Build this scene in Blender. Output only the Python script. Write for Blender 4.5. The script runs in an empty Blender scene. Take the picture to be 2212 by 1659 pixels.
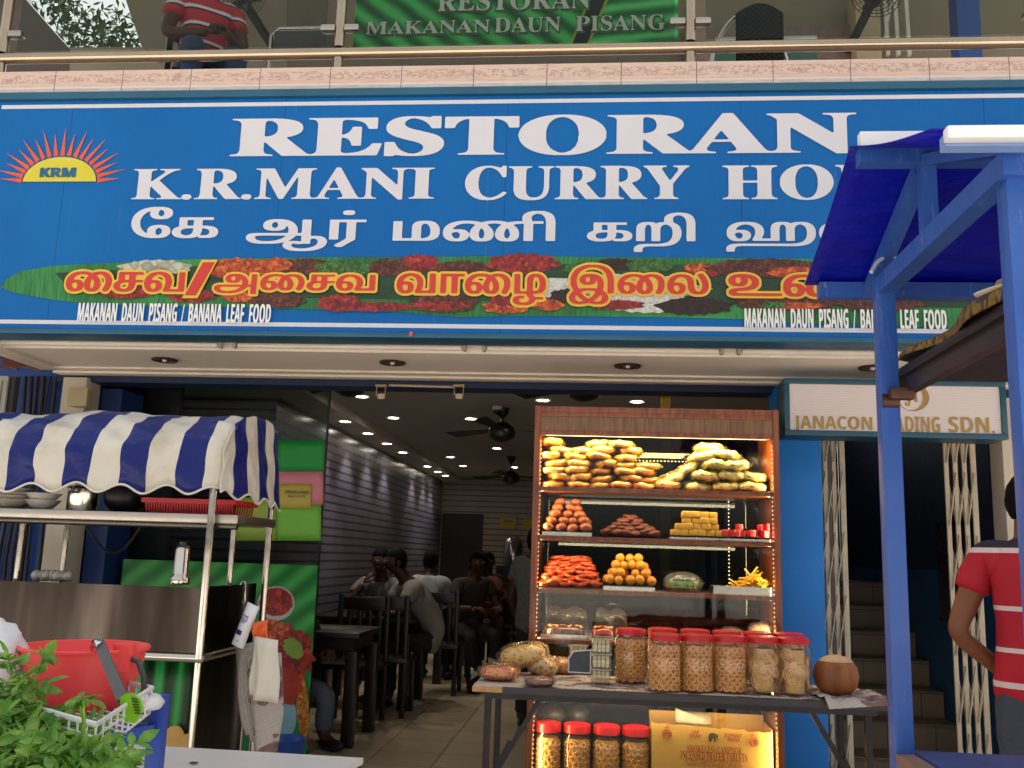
import bpy, bmesh, math, random
import numpy as np
from mathutils import Vector as V, Matrix
SC = bpy.context.scene
COL = SC.collection
PI = math.pi
R = math.radians

# ------------------------------------------------------------------ camera
F, CX, CY = 2050.0, 1106.0, 829.5          # focal length and centre in the 2212 x 1659 survey grid
dY = V((1288 - CX, -(1208 - CY), -F)).normalized()
dX = V((25000.0, -450.0, 2000.0)); dX = (dX - dY * dX.dot(dY)).normalized()
dZ = dX.cross(dY)
CAM = V((0, 0, 1.3))
cam = bpy.data.cameras.new('camera'); cam_ob = bpy.data.objects.new('camera', cam); COL.objects.link(cam_ob)
cam.sensor_width = 36.0; cam.lens = 36.0 * F / 2212.0; cam.clip_end = 500; cam.clip_start = 0.05
Rm = Matrix((dX, dY, dZ))                   # camera -> world
cam_ob.matrix_world = Matrix.Translation(CAM) @ Rm.to_4x4()
SC.camera = cam_ob
def at(px, py, Y=None, z=None):
    r = Rm @ V((px - CX, -(py - CY), -F))
    t = Y / r.y if Y is not None else (z - CAM.z) / r.z
    return CAM + r * t

# ------------------------------------------------------------------ sky, sun, exposure
SUN_EL, SUN_AZ = R(63), R(8)               # high, over the roof: the shopfront is in open shade, the street is lit
w = bpy.data.worlds.new("World"); SC.world = w; w.use_nodes = True
nt = w.node_tree; bg = nt.nodes['Background']
sky = nt.nodes.new('ShaderNodeTexSky'); sky.sky_type = 'NISHITA'; sky.sun_disc = False
sky.sun_elevation = SUN_EL; sky.sun_rotation = SUN_AZ; sky.dust_density = 4.0; sky.air_density = 1.5
hs = nt.nodes.new('ShaderNodeHueSaturation'); hs.inputs['Saturation'].default_value = 0.12; hs.inputs['Value'].default_value = 1.15
nt.links.new(sky.outputs[0], hs.inputs['Color']); nt.links.new(hs.outputs[0], bg.inputs[0])
bg.inputs[1].default_value = 0.08
sl = bpy.data.lights.new('sun', 'SUN'); sl.energy = 5.0; sl.angle = R(3); sl.color = (1, .96, .92)
so = bpy.data.objects.new('sun', sl); COL.objects.link(so); so.location = (0, -10, 20)
sd = V((math.sin(SUN_AZ) * math.cos(SUN_EL), math.cos(SUN_AZ) * math.cos(SUN_EL), math.sin(SUN_EL)))
so.rotation_euler = (-sd).to_track_quat('-Z', 'Y').to_euler()
vs = SC.view_settings
vs.view_transform = 'Standard'; vs.look = 'None'; vs.gamma = 1; vs.exposure = 1.3
try: vs.use_curve_mapping = False
except Exception: pass
SC.cycles.max_bounces = 7; SC.cycles.transparent_max_bounces = 14
SC.cycles.caustics_reflective = False; SC.cycles.caustics_refractive = False
SC.cycles.sample_clamp_indirect = 4.0

# ------------------------------------------------------------------ materials
def lin(h):
    h = h.lstrip('#'); o = []
    for i in (0, 2, 4):
        c = int(h[i:i+2], 16) / 255
        o.append(c / 12.92 if c <= .04045 else ((c + .055) / 1.055) ** 2.4)
    return tuple(o)
class N:
    """small node-tree writer"""
    def __init__(s, name):
        s.m = bpy.data.materials.new(name); s.m.use_nodes = True
        s.t = s.m.node_tree; s.b = s.t.nodes['Principled BSDF']
    def n(s, typ, **k):
        x = s.t.nodes.new('ShaderNode' + typ)
        for a, b in k.items(): setattr(x, a, b)
        return x
    def l(s, a, b): s.t.links.new(a, b)
    def co(s, sc=(1, 1, 1), rot=(0, 0, 0), loc=(0, 0, 0)):
        tc = s.n('TexCoord'); mp = s.n('Mapping')
        mp.inputs['Scale'].default_value = sc; mp.inputs['Rotation'].default_value = rot; mp.inputs['Location'].default_value = loc
        s.l(tc.outputs['Object'], mp.inputs[0]); return mp.outputs[0]
    def noise(s, scale, vec=None, detail=4, rough=.55):
        x = s.n('TexNoise'); x.inputs['Scale'].default_value = scale; x.inputs['Detail'].default_value = detail; x.inputs['Roughness'].default_value = rough
        s.l(vec if vec is not None else s.co(), x.inputs['Vector']); return x.outputs['Fac']
    def ramp(s, fac, stops, mode='LINEAR'):
        r = s.n('ValToRGB'); e = r.color_ramp.elements; r.color_ramp.interpolation = mode
        while len(e) < len(stops): e.new(.5)
        for q, (p, c) in zip(e, stops): q.position = p; q.color = (*c, 1)
        s.l(fac, r.inputs[0]); return r.outputs[0]
    def mix(s, fac, a, b, mode='MIX'):
        x = s.n('Mix', data_type='RGBA', blend_type=mode)
        for i, v in ((0, fac), (6, a), (7, b)):
            if isinstance(v, (int, float)): x.inputs[i].default_value = v
            elif isinstance(v, tuple): x.inputs[i].default_value = (*v, 1)
            else: s.l(v, x.inputs[i])
        return x.outputs[2]
    def math(s, op, a, b=0.0, c=0.0):
        x = s.n('Math', operation=op)
        for i, v in enumerate((a, b, c)):
            if isinstance(v, (int, float)): x.inputs[i].default_value = v
            else: s.l(v, x.inputs[i])
        return x.outputs[0]
    def sep(s, vec=None):
        x = s.n('SeparateXYZ'); s.l(vec if vec is not None else s.co(), x.inputs[0]); return x.outputs
    def bump(s, h, strength=.3, dist=.01):
        x = s.n('Bump'); x.inputs['Strength'].default_value = strength; x.inputs['Distance'].default_value = dist
        s.l(h, x.inputs['Height']); s.l(x.outputs[0], s.b.inputs['Normal'])
    def col(s, c):
        if isinstance(c, tuple): s.b.inputs['Base Color'].default_value = (*c, 1)
        else: s.l(c, s.b.inputs['Base Color'])
    def set(s, rough=.6, metal=0, spec=.5, coat=0):
        s.b.inputs['Roughness'].default_value = rough; s.b.inputs['Metallic'].default_value = metal
        s.b.inputs['Specular IOR Level'].default_value = spec; s.b.inputs['Coat Weight'].default_value = coat
        return s
_mats = {}
def mat(name, h, rough=.6, metal=0, var=.12, vs=6, bump=0, bs=60, spec=.5, coat=0, bands=None, rvar=.1, stretch=(1, 1, 1)):
    if name in _mats: return _mats[name]
    n = N(name); c = lin(h) if isinstance(h, str) else h
    vec = n.co(stretch); f = n.noise(vs, vec)
    col = n.mix(n.math('MULTIPLY_ADD', f, 1.6, -.3), tuple(x * (1 - var) for x in c), tuple(min(1, x * (1 + var)) for x in c))
    if bands:
        xyz = n.sep()
        for ax, p0, p1, bc in bands:
            g = n.math('MULTIPLY', n.math('GREATER_THAN', xyz[ax], p0), n.math('LESS_THAN', xyz[ax], p1))
            col = n.mix(g, col, lin(bc))
    n.col(col); n.set(rough, metal, spec, coat)
    if rvar:
        r = n.math('MULTIPLY_ADD', n.noise(vs * 2.7, vec), rvar * 2, rough - rvar); n.l(r, n.b.inputs['Roughness'])
    if bump: n.bump(n.noise(bs, vec, 5), bump)
    _mats[name] = n.m; return n.m
def emit(name, h, s):
    if name in _mats: return _mats[name]
    n = N(name); n.col(lin(h)); n.b.inputs['Emission Color'].default_value = (*lin(h), 1); n.b.inputs['Emission Strength'].default_value = s
    _mats[name] = n.m; return n.m
def glass(name, tint='#ffffff', refl=1.0, haze=0.0, hz='#ffffff', rough=.02, wrinkle=0):
    """thin sheet: straight-through light plus a Fresnel reflection, optional milky film"""
    if name in _mats: return _mats[name]
    n = N(name); t = n.t; out = t.nodes['Material Output']
    tr = n.n('BsdfTransparent'); tr.inputs[0].default_value = (*lin(tint), 1)
    gl = n.n('BsdfGlossy'); gl.inputs['Roughness'].default_value = rough
    lw = n.n('LayerWeight'); lw.inputs[0].default_value = .5
    fr = n.n('Math', operation='MULTIPLY_ADD'); fr.inputs[1].default_value = .9; fr.inputs[2].default_value = .045
    n.l(n.math('POWER', lw.outputs['Facing'], 4.0), fr.inputs[0])
    if wrinkle:
        bp = n.n('Bump'); bp.inputs['Strength'].default_value = wrinkle; bp.inputs['Distance'].default_value = .02
        n.l(n.noise(28, None, 3), bp.inputs['Height']); n.l(bp.outputs[0], gl.inputs['Normal']); n.l(bp.outputs[0], lw.inputs['Normal'])
    base = tr.outputs[0]
    if haze:
        df = n.n('BsdfDiffuse'); df.inputs[0].default_value = (*lin(hz), 1)
        mx = n.n('MixShader'); mx.inputs[0].default_value = haze; n.l(tr.outputs[0], mx.inputs[1]); n.l(df.outputs[0], mx.inputs[2]); base = mx.outputs[0]
    m2 = n.n('MixShader'); n.l(n.math('MULTIPLY', fr.outputs[0], refl), m2.inputs[0]); n.l(base, m2.inputs[1]); n.l(gl.outputs[0], m2.inputs[2])
    n.l(m2.outputs[0], out.inputs['Surface'])
    _mats[name] = n.m; return n.m

# ------------------------------------------------------------------ mesh helpers
class M:
    def __init__(s): s.v = []; s.f = []
    def add(s, vs, fs):
        k = len(s.v); s.v += [tuple(p) for p in vs]; s.f += [tuple(i + k for i in q) for q in fs]; return s
    def box(s, x0, x1, y0, y1, z0, z1, bev=0, rot=None):
        c = V(((x0+x1)/2, (y0+y1)/2, (z0+z1)/2)); h = V((abs(x1-x0)/2, abs(y1-y0)/2, abs(z1-z0)/2))
        if bev:
            bm = bmesh.new(); bmesh.ops.create_cube(bm, size=2)
            for p in bm.verts: p.co = V((p.co.x*h.x, p.co.y*h.y, p.co.z*h.z))
            bmesh.ops.bevel(bm, geom=bm.edges[:], offset=min(bev, min(h)*.9), segments=2, affect='EDGES', profile=.6)
            bm.verts.index_update(); vs = [p.co.copy() for p in bm.verts]; fs = [[q.index for q in f.verts] for f in bm.faces]; bm.free()
        else:
            vs = [V((sx*h.x, sy*h.y, sz*h.z)) for sx in (-1, 1) for sy in (-1, 1) for sz in (-1, 1)]
            fs = [(0,1,3,2), (4,6,7,5), (0,4,5,1), (2,3,7,6), (0,2,6,4), (1,5,7,3)]
        if rot is not None: vs = [rot @ p for p in vs]
        return s.add([p + c for p in vs], fs)
    def bar(s, a, b, w, h=None, up=V((0, 0, 1)), bev=0):
        """rectangular bar from a to b, w wide, h high"""
        a, b = V(a), V(b); h = h or w; d = (b - a); L = d.length; d.normalize()
        x = d.cross(up); x = x.normalized() if x.length > 1e-4 else V((1, 0, 0)); z = x.cross(d)
        m = Matrix((x, d, z)).transposed(); t = M().box(-w/2, w/2, -L/2, L/2, -h/2, h/2, bev); c = (a + b) / 2
        return s.add([m @ V(p) + c for p in t.v], t.f)
    def tube(s, pts, r, n=10, cap=True):
        pts = [V(p) for p in pts]; rs = r if isinstance(r, (list, tuple)) else [r] * len(pts)
        k = len(s.v); ref = None
        for i, p in enumerate(pts):
            d = (pts[min(i+1, len(pts)-1)] - pts[max(i-1, 0)]).normalized()
            if ref is None: ref = d.cross(V((0, 0, 1))) if abs(d.z) < .95 else d.cross(V((0, 1, 0)))
            x = (ref - d * ref.dot(d)).normalized(); ref = x; y = d.cross(x)
            s.v += [tuple(p + (x*math.cos(2*PI*j/n) + y*math.sin(2*PI*j/n)) * rs[i]) for j in range(n)]
        for i in range(len(pts)-1):
            for j in range(n):
                s.f.append((k+i*n+j, k+i*n+(j+1) % n, k+(i+1)*n+(j+1) % n, k+(i+1)*n+j))
        if cap:
            s.f.append(tuple(k+j for j in range(n))[::-1]); e = k+(len(pts)-1)*n; s.f.append(tuple(e+j for j in range(n)))
        return s
    def lathe(s, prof, c=(0, 0, 0), n=28, axis=None, wob=0):
        k = len(s.v); c = V(c); q = axis.to_track_quat('Z', 'Y').to_matrix() if axis is not None else Matrix.Identity(3)
        for r, z in prof:
            for j in range(n):
                a = 2*PI*j/n; rr = max(r, 1e-4) * (1 + wob * math.sin(3*a + z*20))
                s.v.append(tuple(q @ V((rr*math.cos(a), rr*math.sin(a), z)) + c))
        for i in range(len(prof)-1):
            for j in range(n): s.f.append((k+i*n+j, k+i*n+(j+1) % n, k+(i+1)*n+(j+1) % n, k+(i+1)*n+j))
        return s
    def ell(s, c, r, nu=14, nv=9, jit=0, rot=None, pw=1, seed=0):
        rnd = random.Random(seed); c = V(c); k = len(s.v)
        f = lambda t: math.copysign(abs(t)**pw, t)
        for i in range(nv+1):
            b = -PI/2 + PI*i/nv
            for j in range(nu):
                a = 2*PI*j/nu; q = 1 + jit*(rnd.random()-.5)
                p = V((r[0]*f(math.cos(b))*f(math.cos(a))*q, r[1]*f(math.cos(b))*f(math.sin(a))*q, r[2]*f(math.sin(b))*q))
                s.v.append(tuple((rot @ p if rot is not None else p) + c))
        for i in range(nv):
            for j in range(nu): s.f.append((k+i*nu+j, k+i*nu+(j+1) % nu, k+(i+1)*nu+(j+1) % nu, k+(i+1)*nu+j))
        return s
    def torus(s, c, R0, r, axis=V((0, 0, 1)), n=12, m=6, sx=1):
        q = axis.to_track_quat('Z', 'Y').to_matrix(); c = V(c); k = len(s.v)
        for i in range(n):
            a = 2*PI*i/n
            for j in range(m):
                b = 2*PI*j/m; rr = R0 + r*math.cos(b)
                s.v.append(tuple(q @ V((rr*math.cos(a)*sx, rr*math.sin(a), r*math.sin(b))) + c))
        for i in range(n):
            for j in range(m): s.f.append((k+i*m+j, k+((i+1) % n)*m+j, k+((i+1) % n)*m+(j+1) % m, k+i*m+(j+1) % m))
        return s
    def prism(s, pts, d):
        """flat polygon (3D points) thickened along vector d"""
        pts = [V(p) for p in pts]; n = len(pts); d = V(d)
        fs = [tuple(range(n)), tuple(range(2*n-1, n-1, -1))] + [(i, n+i, n+(i+1) % n, (i+1) % n) for i in range(n)]
        return s.add(pts + [p + d for p in pts], fs)
    def grid(s, fn, nu, nv):
        k = len(s.v)
        for i in range(nu+1):
            for j in range(nv+1): s.v.append(tuple(fn(i/nu, j/nv)))
        for i in range(nu):
            for j in range(nv):
                a = k+i*(nv+1)+j; s.f.append((a, a+nv+1, a+nv+2, a+1))
        return s
    def ob(s, name, m, parent=None, smooth=True, ang=40, solid=0, **tags):
        me = bpy.data.meshes.new(name)
        base = V((0, 0, 0))
        if parent is not None:
            r = parent
            while r is not None: base += r.location; r = r.parent
        else:
            vs = np.array(s.v); base = V(((vs[:, 0].min()+vs[:, 0].max())/2, (vs[:, 1].min()+vs[:, 1].max())/2, vs[:, 2].min()))
        me.from_pydata([(x-base.x, y-base.y, z-base.z) for x, y, z in s.v], [], s.f); me.update()
        bm = bmesh.new(); bm.from_mesh(me)
        if not tags.pop('raw', False): bmesh.ops.recalc_face_normals(bm, faces=bm.faces)
        bm.to_mesh(me); bm.free()
        if smooth:
            me.polygons.foreach_set('use_smooth', [True]*len(me.polygons)); me.set_sharp_from_angle(angle=R(ang))
        me.materials.append(m)
        o = bpy.data.objects.new(name, me); COL.objects.link(o)
        if parent is not None: o.parent = parent
        else: o.location = base
        if solid:
            md = o.modifiers.new('thickness', 'SOLIDIFY'); md.thickness = solid; md.offset = 0
        tag(o, **tags); return o
def tag(o, label=None, category=None, group=None, kind=None):
    for k, v in (('label', label), ('category', category), ('group', group), ('kind', kind)):
        if v: o[k] = v
    return o
def thing(name, label, category, loc=(0, 0, 0), rz=0, group=None):
    o = bpy.data.objects.new(name, None); COL.objects.link(o); o.location = loc; o.rotation_euler.z = 0
    o.empty_display_size = .1
    return tag(o, label, category, group)
def dup(root, loc, rz=0, label=None, group=None, scale=1, rot=None):
    def cp(o, p):
        c = o.copy(); COL.objects.link(c); c.parent = p
        for k in list(o.children): cp(k, c)
        return c
    c = cp(root, None); c.location = loc; c.rotation_euler = rot if rot else (0, 0, rz)
    c.scale = (scale,)*3 if isinstance(scale, (int, float)) else scale
    return tag(c, label, None, group)

# ------------------------------------------------------------------ lettering: font outline -> flat mesh
def serif(t): return ''.join(chr(0x1D400+ord(c)-65) if 'A' <= c <= 'Z' else c for c in t)
def sans(t): return ''.join(chr(0x1D5D4+ord(c)-65) if 'A' <= c <= 'Z' else c for c in t)
_bits = {}
def bitmap(t, ss):
    """nonzero-winding bitmap of a text line, ss samples per em"""
    if (t, ss) in _bits: return _bits[(t, ss)]
    c = bpy.data.curves.new('lettering', 'FONT'); c.body = t; c.fill_mode = 'NONE'; c.resolution_u = 5
    o = bpy.data.objects.new('lettering', c); COL.objects.link(o)
    bpy.context.view_layer.update()
    me = bpy.data.meshes.new_from_object(o.evaluated_get(bpy.context.evaluated_depsgraph_get()))
    P = np.array([v.co[:2] for v in me.vertices]); Ed = np.array([e.vertices[:] for e in me.edges])
    bpy.data.objects.remove(o); bpy.data.curves.remove(c); bpy.data.meshes.remove(me)
    # walk loops so every edge has its spline's direction
    nx = {}
    for a, b in Ed:
        if b == a+1 : nx[a] = b
        elif a == b+1: nx[b] = a
        else: nx[max(a, b)] = min(a, b)
    A = np.array([P[a] for a in nx]); B = np.array([P[b] for b in nx.values()])
    lo, hi = P.min(0), P.max(0); W, H = int((hi[0]-lo[0])*ss)+1, int((hi[1]-lo[1])*ss)+1
    img = np.zeros((H, W), bool); xs = lo[0] + (np.arange(W)+.5)/ss
    for r in range(H):
        y = lo[1] + (r+.5)/ss
        up = (A[:, 1] <= y) & (B[:, 1] > y); dn = (A[:, 1] > y) & (B[:, 1] <= y); k = up | dn
        if not k.any(): continue
        x = A[k, 0] + (y-A[k, 1])/(B[k, 1]-A[k, 1])*(B[k, 0]-A[k, 0]); sg = np.where(up[k], 1, -1)
        od = np.argsort(x); x = x[od]; cs = np.concatenate([[0], np.cumsum(sg[od])])
        img[r] = cs[np.searchsorted(x, xs)] != 0
    _bits[(t, ss)] = img; return img
def march(img, q):
    """bitmap -> 2D polygons (cells of q samples, edges interpolated)"""
    H, W = img.shape; p = q*2; img = np.pad(img.astype(float), p); H, W = img.shape
    c = np.cumsum(np.cumsum(np.pad(img, ((1, 0), (1, 0))), 0), 1)
    gy = np.arange(q, H-q, q); gx = np.arange(q, W-q, q); h = max(1, q)
    y0, y1 = gy[:, None]-h, gy[:, None]+h; x0, x1 = gx[None]-h, gx[None]+h
    f = (c[y1, x1]-c[y0, x1]-c[y1, x0]+c[y0, x0])/(4*h*h) - .5
    ins = f > 0; n_in = ins[:-1, :-1].astype(int)+ins[1:, :-1]+ins[:-1, 1:]+ins[1:, 1:]
    polys = []; X = gx-p; Y = gy-p
    for r in range(n_in.shape[0]):
        row = n_in[r]; full = row == 4
        d = np.diff(np.concatenate([[0], full.astype(int), [0]]))
        for a, b in zip(np.where(d == 1)[0], np.where(d == -1)[0]): polys.append([(X[a], Y[r]), (X[b], Y[r]), (X[b], Y[r+1]), (X[a], Y[r+1])])
        for cc in np.where((row > 0) & (row < 4))[0]:
            cs = [(X[cc], Y[r], f[r, cc]), (X[cc+1], Y[r], f[r, cc+1]), (X[cc+1], Y[r+1], f[r+1, cc+1]), (X[cc], Y[r+1], f[r+1, cc])]
            out = []
            for i in range(4):
                a, b = cs[i], cs[(i+1) % 4]
                if a[2] > 0: out.append((a[0], a[1]))
                if (a[2] > 0) != (b[2] > 0):
                    t = a[2]/(a[2]-b[2]); out.append((a[0]+(b[0]-a[0])*t, a[1]+(b[1]-a[1])*t))
            if len(out) > 2: polys.append(out)
    return polys
def dilate(img, rx, ry):
    rx, ry = int(round(rx)), int(round(ry)); P = np.pad(img, ((ry, ry), (rx, rx))); out = P.copy()
    for dy in range(-ry, ry+1):
        w_ = int(round(rx*math.sqrt(max(0, 1-(dy/ry)**2)))) if ry else rx
        sh = np.roll(P, dy, 0); acc = sh.copy()
        k = 1; cum = np.cumsum(np.pad(sh, ((0, 0), (w_+1, w_))).astype(int), 1)
        acc = (cum[:, 2*w_+1:]-cum[:, :-(2*w_+1)]) > 0 if w_ else sh
        out |= acc[:, :out.shape[1]]
    return out
def text(mb, t, u0, u1, v0, v1, fn, fat=0, ring=0, slant=0, res=90, q=2, thin=0):
    """put text t in the rectangle u0..u1 x v0..v1 of the plane fn(u, v). fat widens the uprights (em), ring grows all round (metres)"""
    img = bitmap(t, res)
    if fat: img = dilate(img, fat*res, 0)
    H, W = img.shape; su, sv = (u1-u0)/W, (v1-v0)/H; oy = ox = 0
    if ring: ox, oy = int(round(ring/su)), int(round(ring/sv)); img = dilate(img, ox, oy)
    for p in march(img, q):
        mb.add([fn(u0+(x-ox)*su+slant*(y-oy)*sv, v0+(y-oy)*sv) for x, y in p], [tuple(range(len(p)))])
    return mb

# ------------------------------------------------------------------ bodies grown over a skeleton
def skin(joints, edges, sub=2):
    """joints {name: (co, radius)}; returns (verts, faces) of one continuous skin"""
    names = list(joints); me = bpy.data.meshes.new('skeleton')
    me.from_pydata([joints[k][0] for k in names], [(names.index(a), names.index(b)) for a, b in edges], [])
    o = bpy.data.objects.new('skeleton', me); COL.objects.link(o)
    md = o.modifiers.new('s', 'SKIN'); md.use_smooth_shade = True
    for i, k in enumerate(names):
        r = joints[k][1]; me.skin_vertices[0].data[i].radius = (r, r) if not isinstance(r, tuple) else r
    me.skin_vertices[0].data[0].use_root = True
    s2 = o.modifiers.new('d', 'SUBSURF'); s2.levels = sub; s2.render_levels = sub
    bpy.context.view_layer.update()
    m2 = bpy.data.meshes.new_from_object(o.evaluated_get(bpy.context.evaluated_depsgraph_get()))
    r = ([tuple(v.co) for v in m2.vertices], [tuple(p.vertices) for p in m2.polygons])
    bpy.data.objects.remove(o); bpy.data.meshes.remove(me); bpy.data.meshes.remove(m2); return r
# ================================================================== SETTING
def tiles(name, base, seam, sx, sy, rough=.35, var=.12, offs=0.0, axes=(0, 1), rot=0):
    n = N(name); tc = n.n('TexCoord'); xyz = n.sep(tc.outputs['Object'])
    cb = n.n('CombineXYZ'); n.l(xyz[axes[0]], cb.inputs[0]); n.l(xyz[axes[1]], cb.inputs[1])
    br = n.n('TexBrick'); br.offset = offs; br.inputs['Scale'].default_value = 1; br.inputs['Brick Width'].default_value = sx; br.inputs['Row Height'].default_value = sy
    br.inputs['Mortar Size'].default_value = .004; br.inputs['Mortar Smooth'].default_value = .1; br.inputs['Bias'].default_value = -.2
    c = lin(base); br.inputs['Color1'].default_value = (*[x*(1-var) for x in c], 1); br.inputs['Color2'].default_value = (*[min(1, x*(1+var)) for x in c], 1)
    br.inputs['Mortar'].default_value = (*lin(seam), 1); n.l(cb.outputs[0], br.inputs[0])
    f = n.noise(3, None, 6); n.col(n.mix(n.math('MULTIPLY', f, .5), br.outputs[0], tuple(x*.6 for x in c)))
    n.set(rough); n.bump(br.outputs['Fac'], -.25, .004); return n.m
M().grid(lambda a, b: (-40+80*a, -40+43.2*b, -.17), 4, 4).ob('road', mat('road_concrete', '#c0b8ac', .85, var=.3, vs=9, bump=.4, bs=120), kind='structure')
M().box(-40, 40, 3.2, 3.35, -.17, 0, .01).ob('kerb', mat('kerb_concrete', '#8d8a84', .8, var=.2, bump=.3), kind='structure')
M().grid(lambda a, b: (-40+80*a, 3.35+2.4*b, -.004), 4, 2).ob('pavement', tiles('pavement_tiles', '#dccab2', '#6b5a4a', .3, .3), kind='structure')
M().grid(lambda a, b: (-3.5+5*a, 5.7+9.3*b, 0), 4, 8).ob('floor', tiles('floor_tiles', '#dcc6a4', '#5d4b38', .42, .42, .3), kind='structure')
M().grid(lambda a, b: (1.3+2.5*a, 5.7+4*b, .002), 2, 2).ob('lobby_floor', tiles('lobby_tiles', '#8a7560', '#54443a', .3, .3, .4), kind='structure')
M().grid(lambda a, b: (-60+120*a, 22+80*b, -.2), 4, 4).ob('ground', mat('back_ground', '#5a5a4c', .9), kind='structure')

# ---- the shophouse
blue_wall = mat('blue_wall_paint', '#1280e0', .55, var=.16, vs=2.2, bump=.12, bs=40)
white_wall = mat('cream_wall_paint', '#cfc5b2', .7, var=.12, vs=3, bump=.1)
soff = mat('soffit_paint', '#f2e6da', .65, var=.05, vs=1.2)
shop = thing('shophouse', 'two storey shophouse with blue walls, pink tiled ledge and cream soffit around the open shopfront', 'building', (0, 5.7, 0))
def ledge_mat():
    n = N('pink_ledge_tile'); xyz = n.sep()
    s = n.math('FRACT', n.math('MULTIPLY', n.math('ADD', xyz[0], 10.245), 1/.3975))
    seam = n.math('LESS_THAN', s, .009)
    v = n.co((1, 1, 1.6)); f = n.noise(34, v, 6, .65); f2 = n.noise(9, n.co((1, 1, 7)), 5)
    pink = n.ramp(f2, [(.3, lin('#c4a698')), (.55, lin('#d2b8ac')), (.75, lin('#ccb298'))])
    up = n.math('MULTIPLY', n.math('GREATER_THAN', xyz[2], 3.845), n.math('LESS_THAN', xyz[2], 3.896))
    vein = n.math('MULTIPLY', n.math('MULTIPLY', n.math('GREATER_THAN', f, .52), n.math('LESS_THAN', f, .6)), up)
    c = n.mix(n.math('MULTIPLY', vein, .55), pink, lin('#8a6d60'))
    low = n.ramp(n.noise(16, n.co((1, 1, 5)), 5), [(.35, lin('#b5ada8')), (.7, lin('#cfc8c4'))])
    c = n.mix(n.math('LESS_THAN', xyz[2], 3.818), c, low)
    c = n.mix(n.math('MULTIPLY', n.math('GREATER_THAN', xyz[2], 3.813), n.math('LESS_THAN', xyz[2], 3.822)), c, lin('#d8cac4'))
    n.col(n.mix(seam, c, lin('#4a3833'))); n.set(.28, 0, .5); return n.m
M().box(-6, 5, 4.72, 5.0, 3.778, 3.922, .006).ob('tile_ledge', ledge_mat(), shop)
M().box(-6, 5, 4.86, 5.0, 2.44, 3.776).ob('fascia_wall', white_wall, shop)
M().box(-3.37, 5, 4.985, 5.75, 2.372, 2.43).ob('soffit', soff, shop)
M().box(-3.37, 5, 4.855, 4.984, 2.4365, 2.4395).ob('soffit_recess', soff, shop)
cor = M().box(-3.40, 5, 5.50, 5.60, 2.359, 2.3715, .003).box(-3.42, 5, 5.575, 5.66, 2.344, 2.3585, .003)
cor.box(-3.45, -3.37, 4.75, 5.499, 2.345, 2.435, .004).ob('cornice', mat('cornice_paint', '#e8dccd', .55, var=.06), shop)
M().box(-3.5, 1.2, 5.765, 5.95, 2.322, 2.52).ob('lintel', mat('dark_blue_beam', '#12264f', .5), shop)
M().box(1.2, 5, 5.72, 5.95, 2.29, 2.52).ob('lintel', mat('dark_blue_beam', '#12264f', .5), shop)
M().box(-3.43, -3.27, 5.72, 5.9, 0, 2.343, .006).ob('pillar', white_wall, shop)
M().box(-3.26, -3.12, 5.9, 6.2, 0, 2.3).ob('pillar', mat('deep_blue_paint', '#15346f', .5), shop)
M().box(1.045, 1.285, 5.6, 5.9, 0, 2.343, .006).ob('pillar', blue_wall, shop)
M().box(-6, -3.44, 5.85, 6.0, 0, 2.8).ob('wall', mat('left_wall_blue', '#1d4f9c', .55, var=.2, vs=2), shop)
M().box(2.30, 2.40, 5.62, 5.8, 0, 2.29).ob('pillar', white_wall, shop)
M().box(2.40, 5, 5.72, 5.85, 0, 2.29).ob('wall', mat('right_wall_blue', '#1c66b4', .55, var=.12, vs=2), shop)
M().box(2.395, 2.60, 5.69, 5.719, 0, 1.42).ob('wall_panel', mat('teal_paint', '#2b7d9d', .5), shop)
# interior
def slats(name, c1, c2, pitch=.075, rough=.22):
    n = N(name); xyz = n.sep(); s = n.math('FRACT', n.math('MULTIPLY', xyz[2], 1/pitch))
    c = n.ramp(s, [(0, lin(c2)), (.16, lin(c2)), (.24, lin(c1)), (.9, lin(c1)), (1, lin(c2))])
    f = n.noise(5, n.co((1, 1, .5)), 5); n.col(n.mix(n.math('MULTIPLY', f, .45), c, lin(c2))); n.set(rough, 0, .6)
    n.bump(s, .35, .012); return n.m
sl_dark = slats('dark_slat_board', '#8f8a9c', '#46424e'); sl_pale = slats('pale_slat_board', '#b5aaa2', '#6a605a', .085, .4)
M().box(-2.75, -2.42, 7.0, 14.8, 0, 2.6).ob('interior_wall', sl_dark, shop)
M().box(-3.5, -2.42, 6.9, 6.999, 0, 2.6).ob('interior_wall', sl_dark, shop)
M().box(1.30, 1.42, 5.95, 14.8, 0, 2.6).ob('interior_wall', mat('right_inner_wall', '#7d7368', .6), shop)
M().box(-3.0, 1.5, 14.8, 14.95, 0, 2.7).ob('interior_wall', sl_pale, shop)
M().box(-3.6, -3.5, 5.95, 7.0, 0, 2.62).box(-3.5, -2.9, 6.30, 6.34, 0, 2.42).ob('interior_wall', mat('slat_grey', '#4c4850', .5, var=.15), shop)
ceil_m = mat('grey_ceiling_paint', '#b4b0a8', .8, var=.06, vs=1)
M().box(-2.14, 1.3, 5.95, 14.8, 2.5, 2.62).ob('ceiling', ceil_m, shop)
M().box(-3.5, -2.14, 6.2, 14.8, 2.432, 2.62).ob('ceiling_drop', mat('drop_paint', '#dad6cc', .7, var=.06), shop)
M().box(-2.40, -1.76, 14.765, 14.799, 0, 1.93).ob('door', mat('dark_door', '#2a1c18', .5, var=.3, stretch=(8, 1, 1)), shop)
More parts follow.
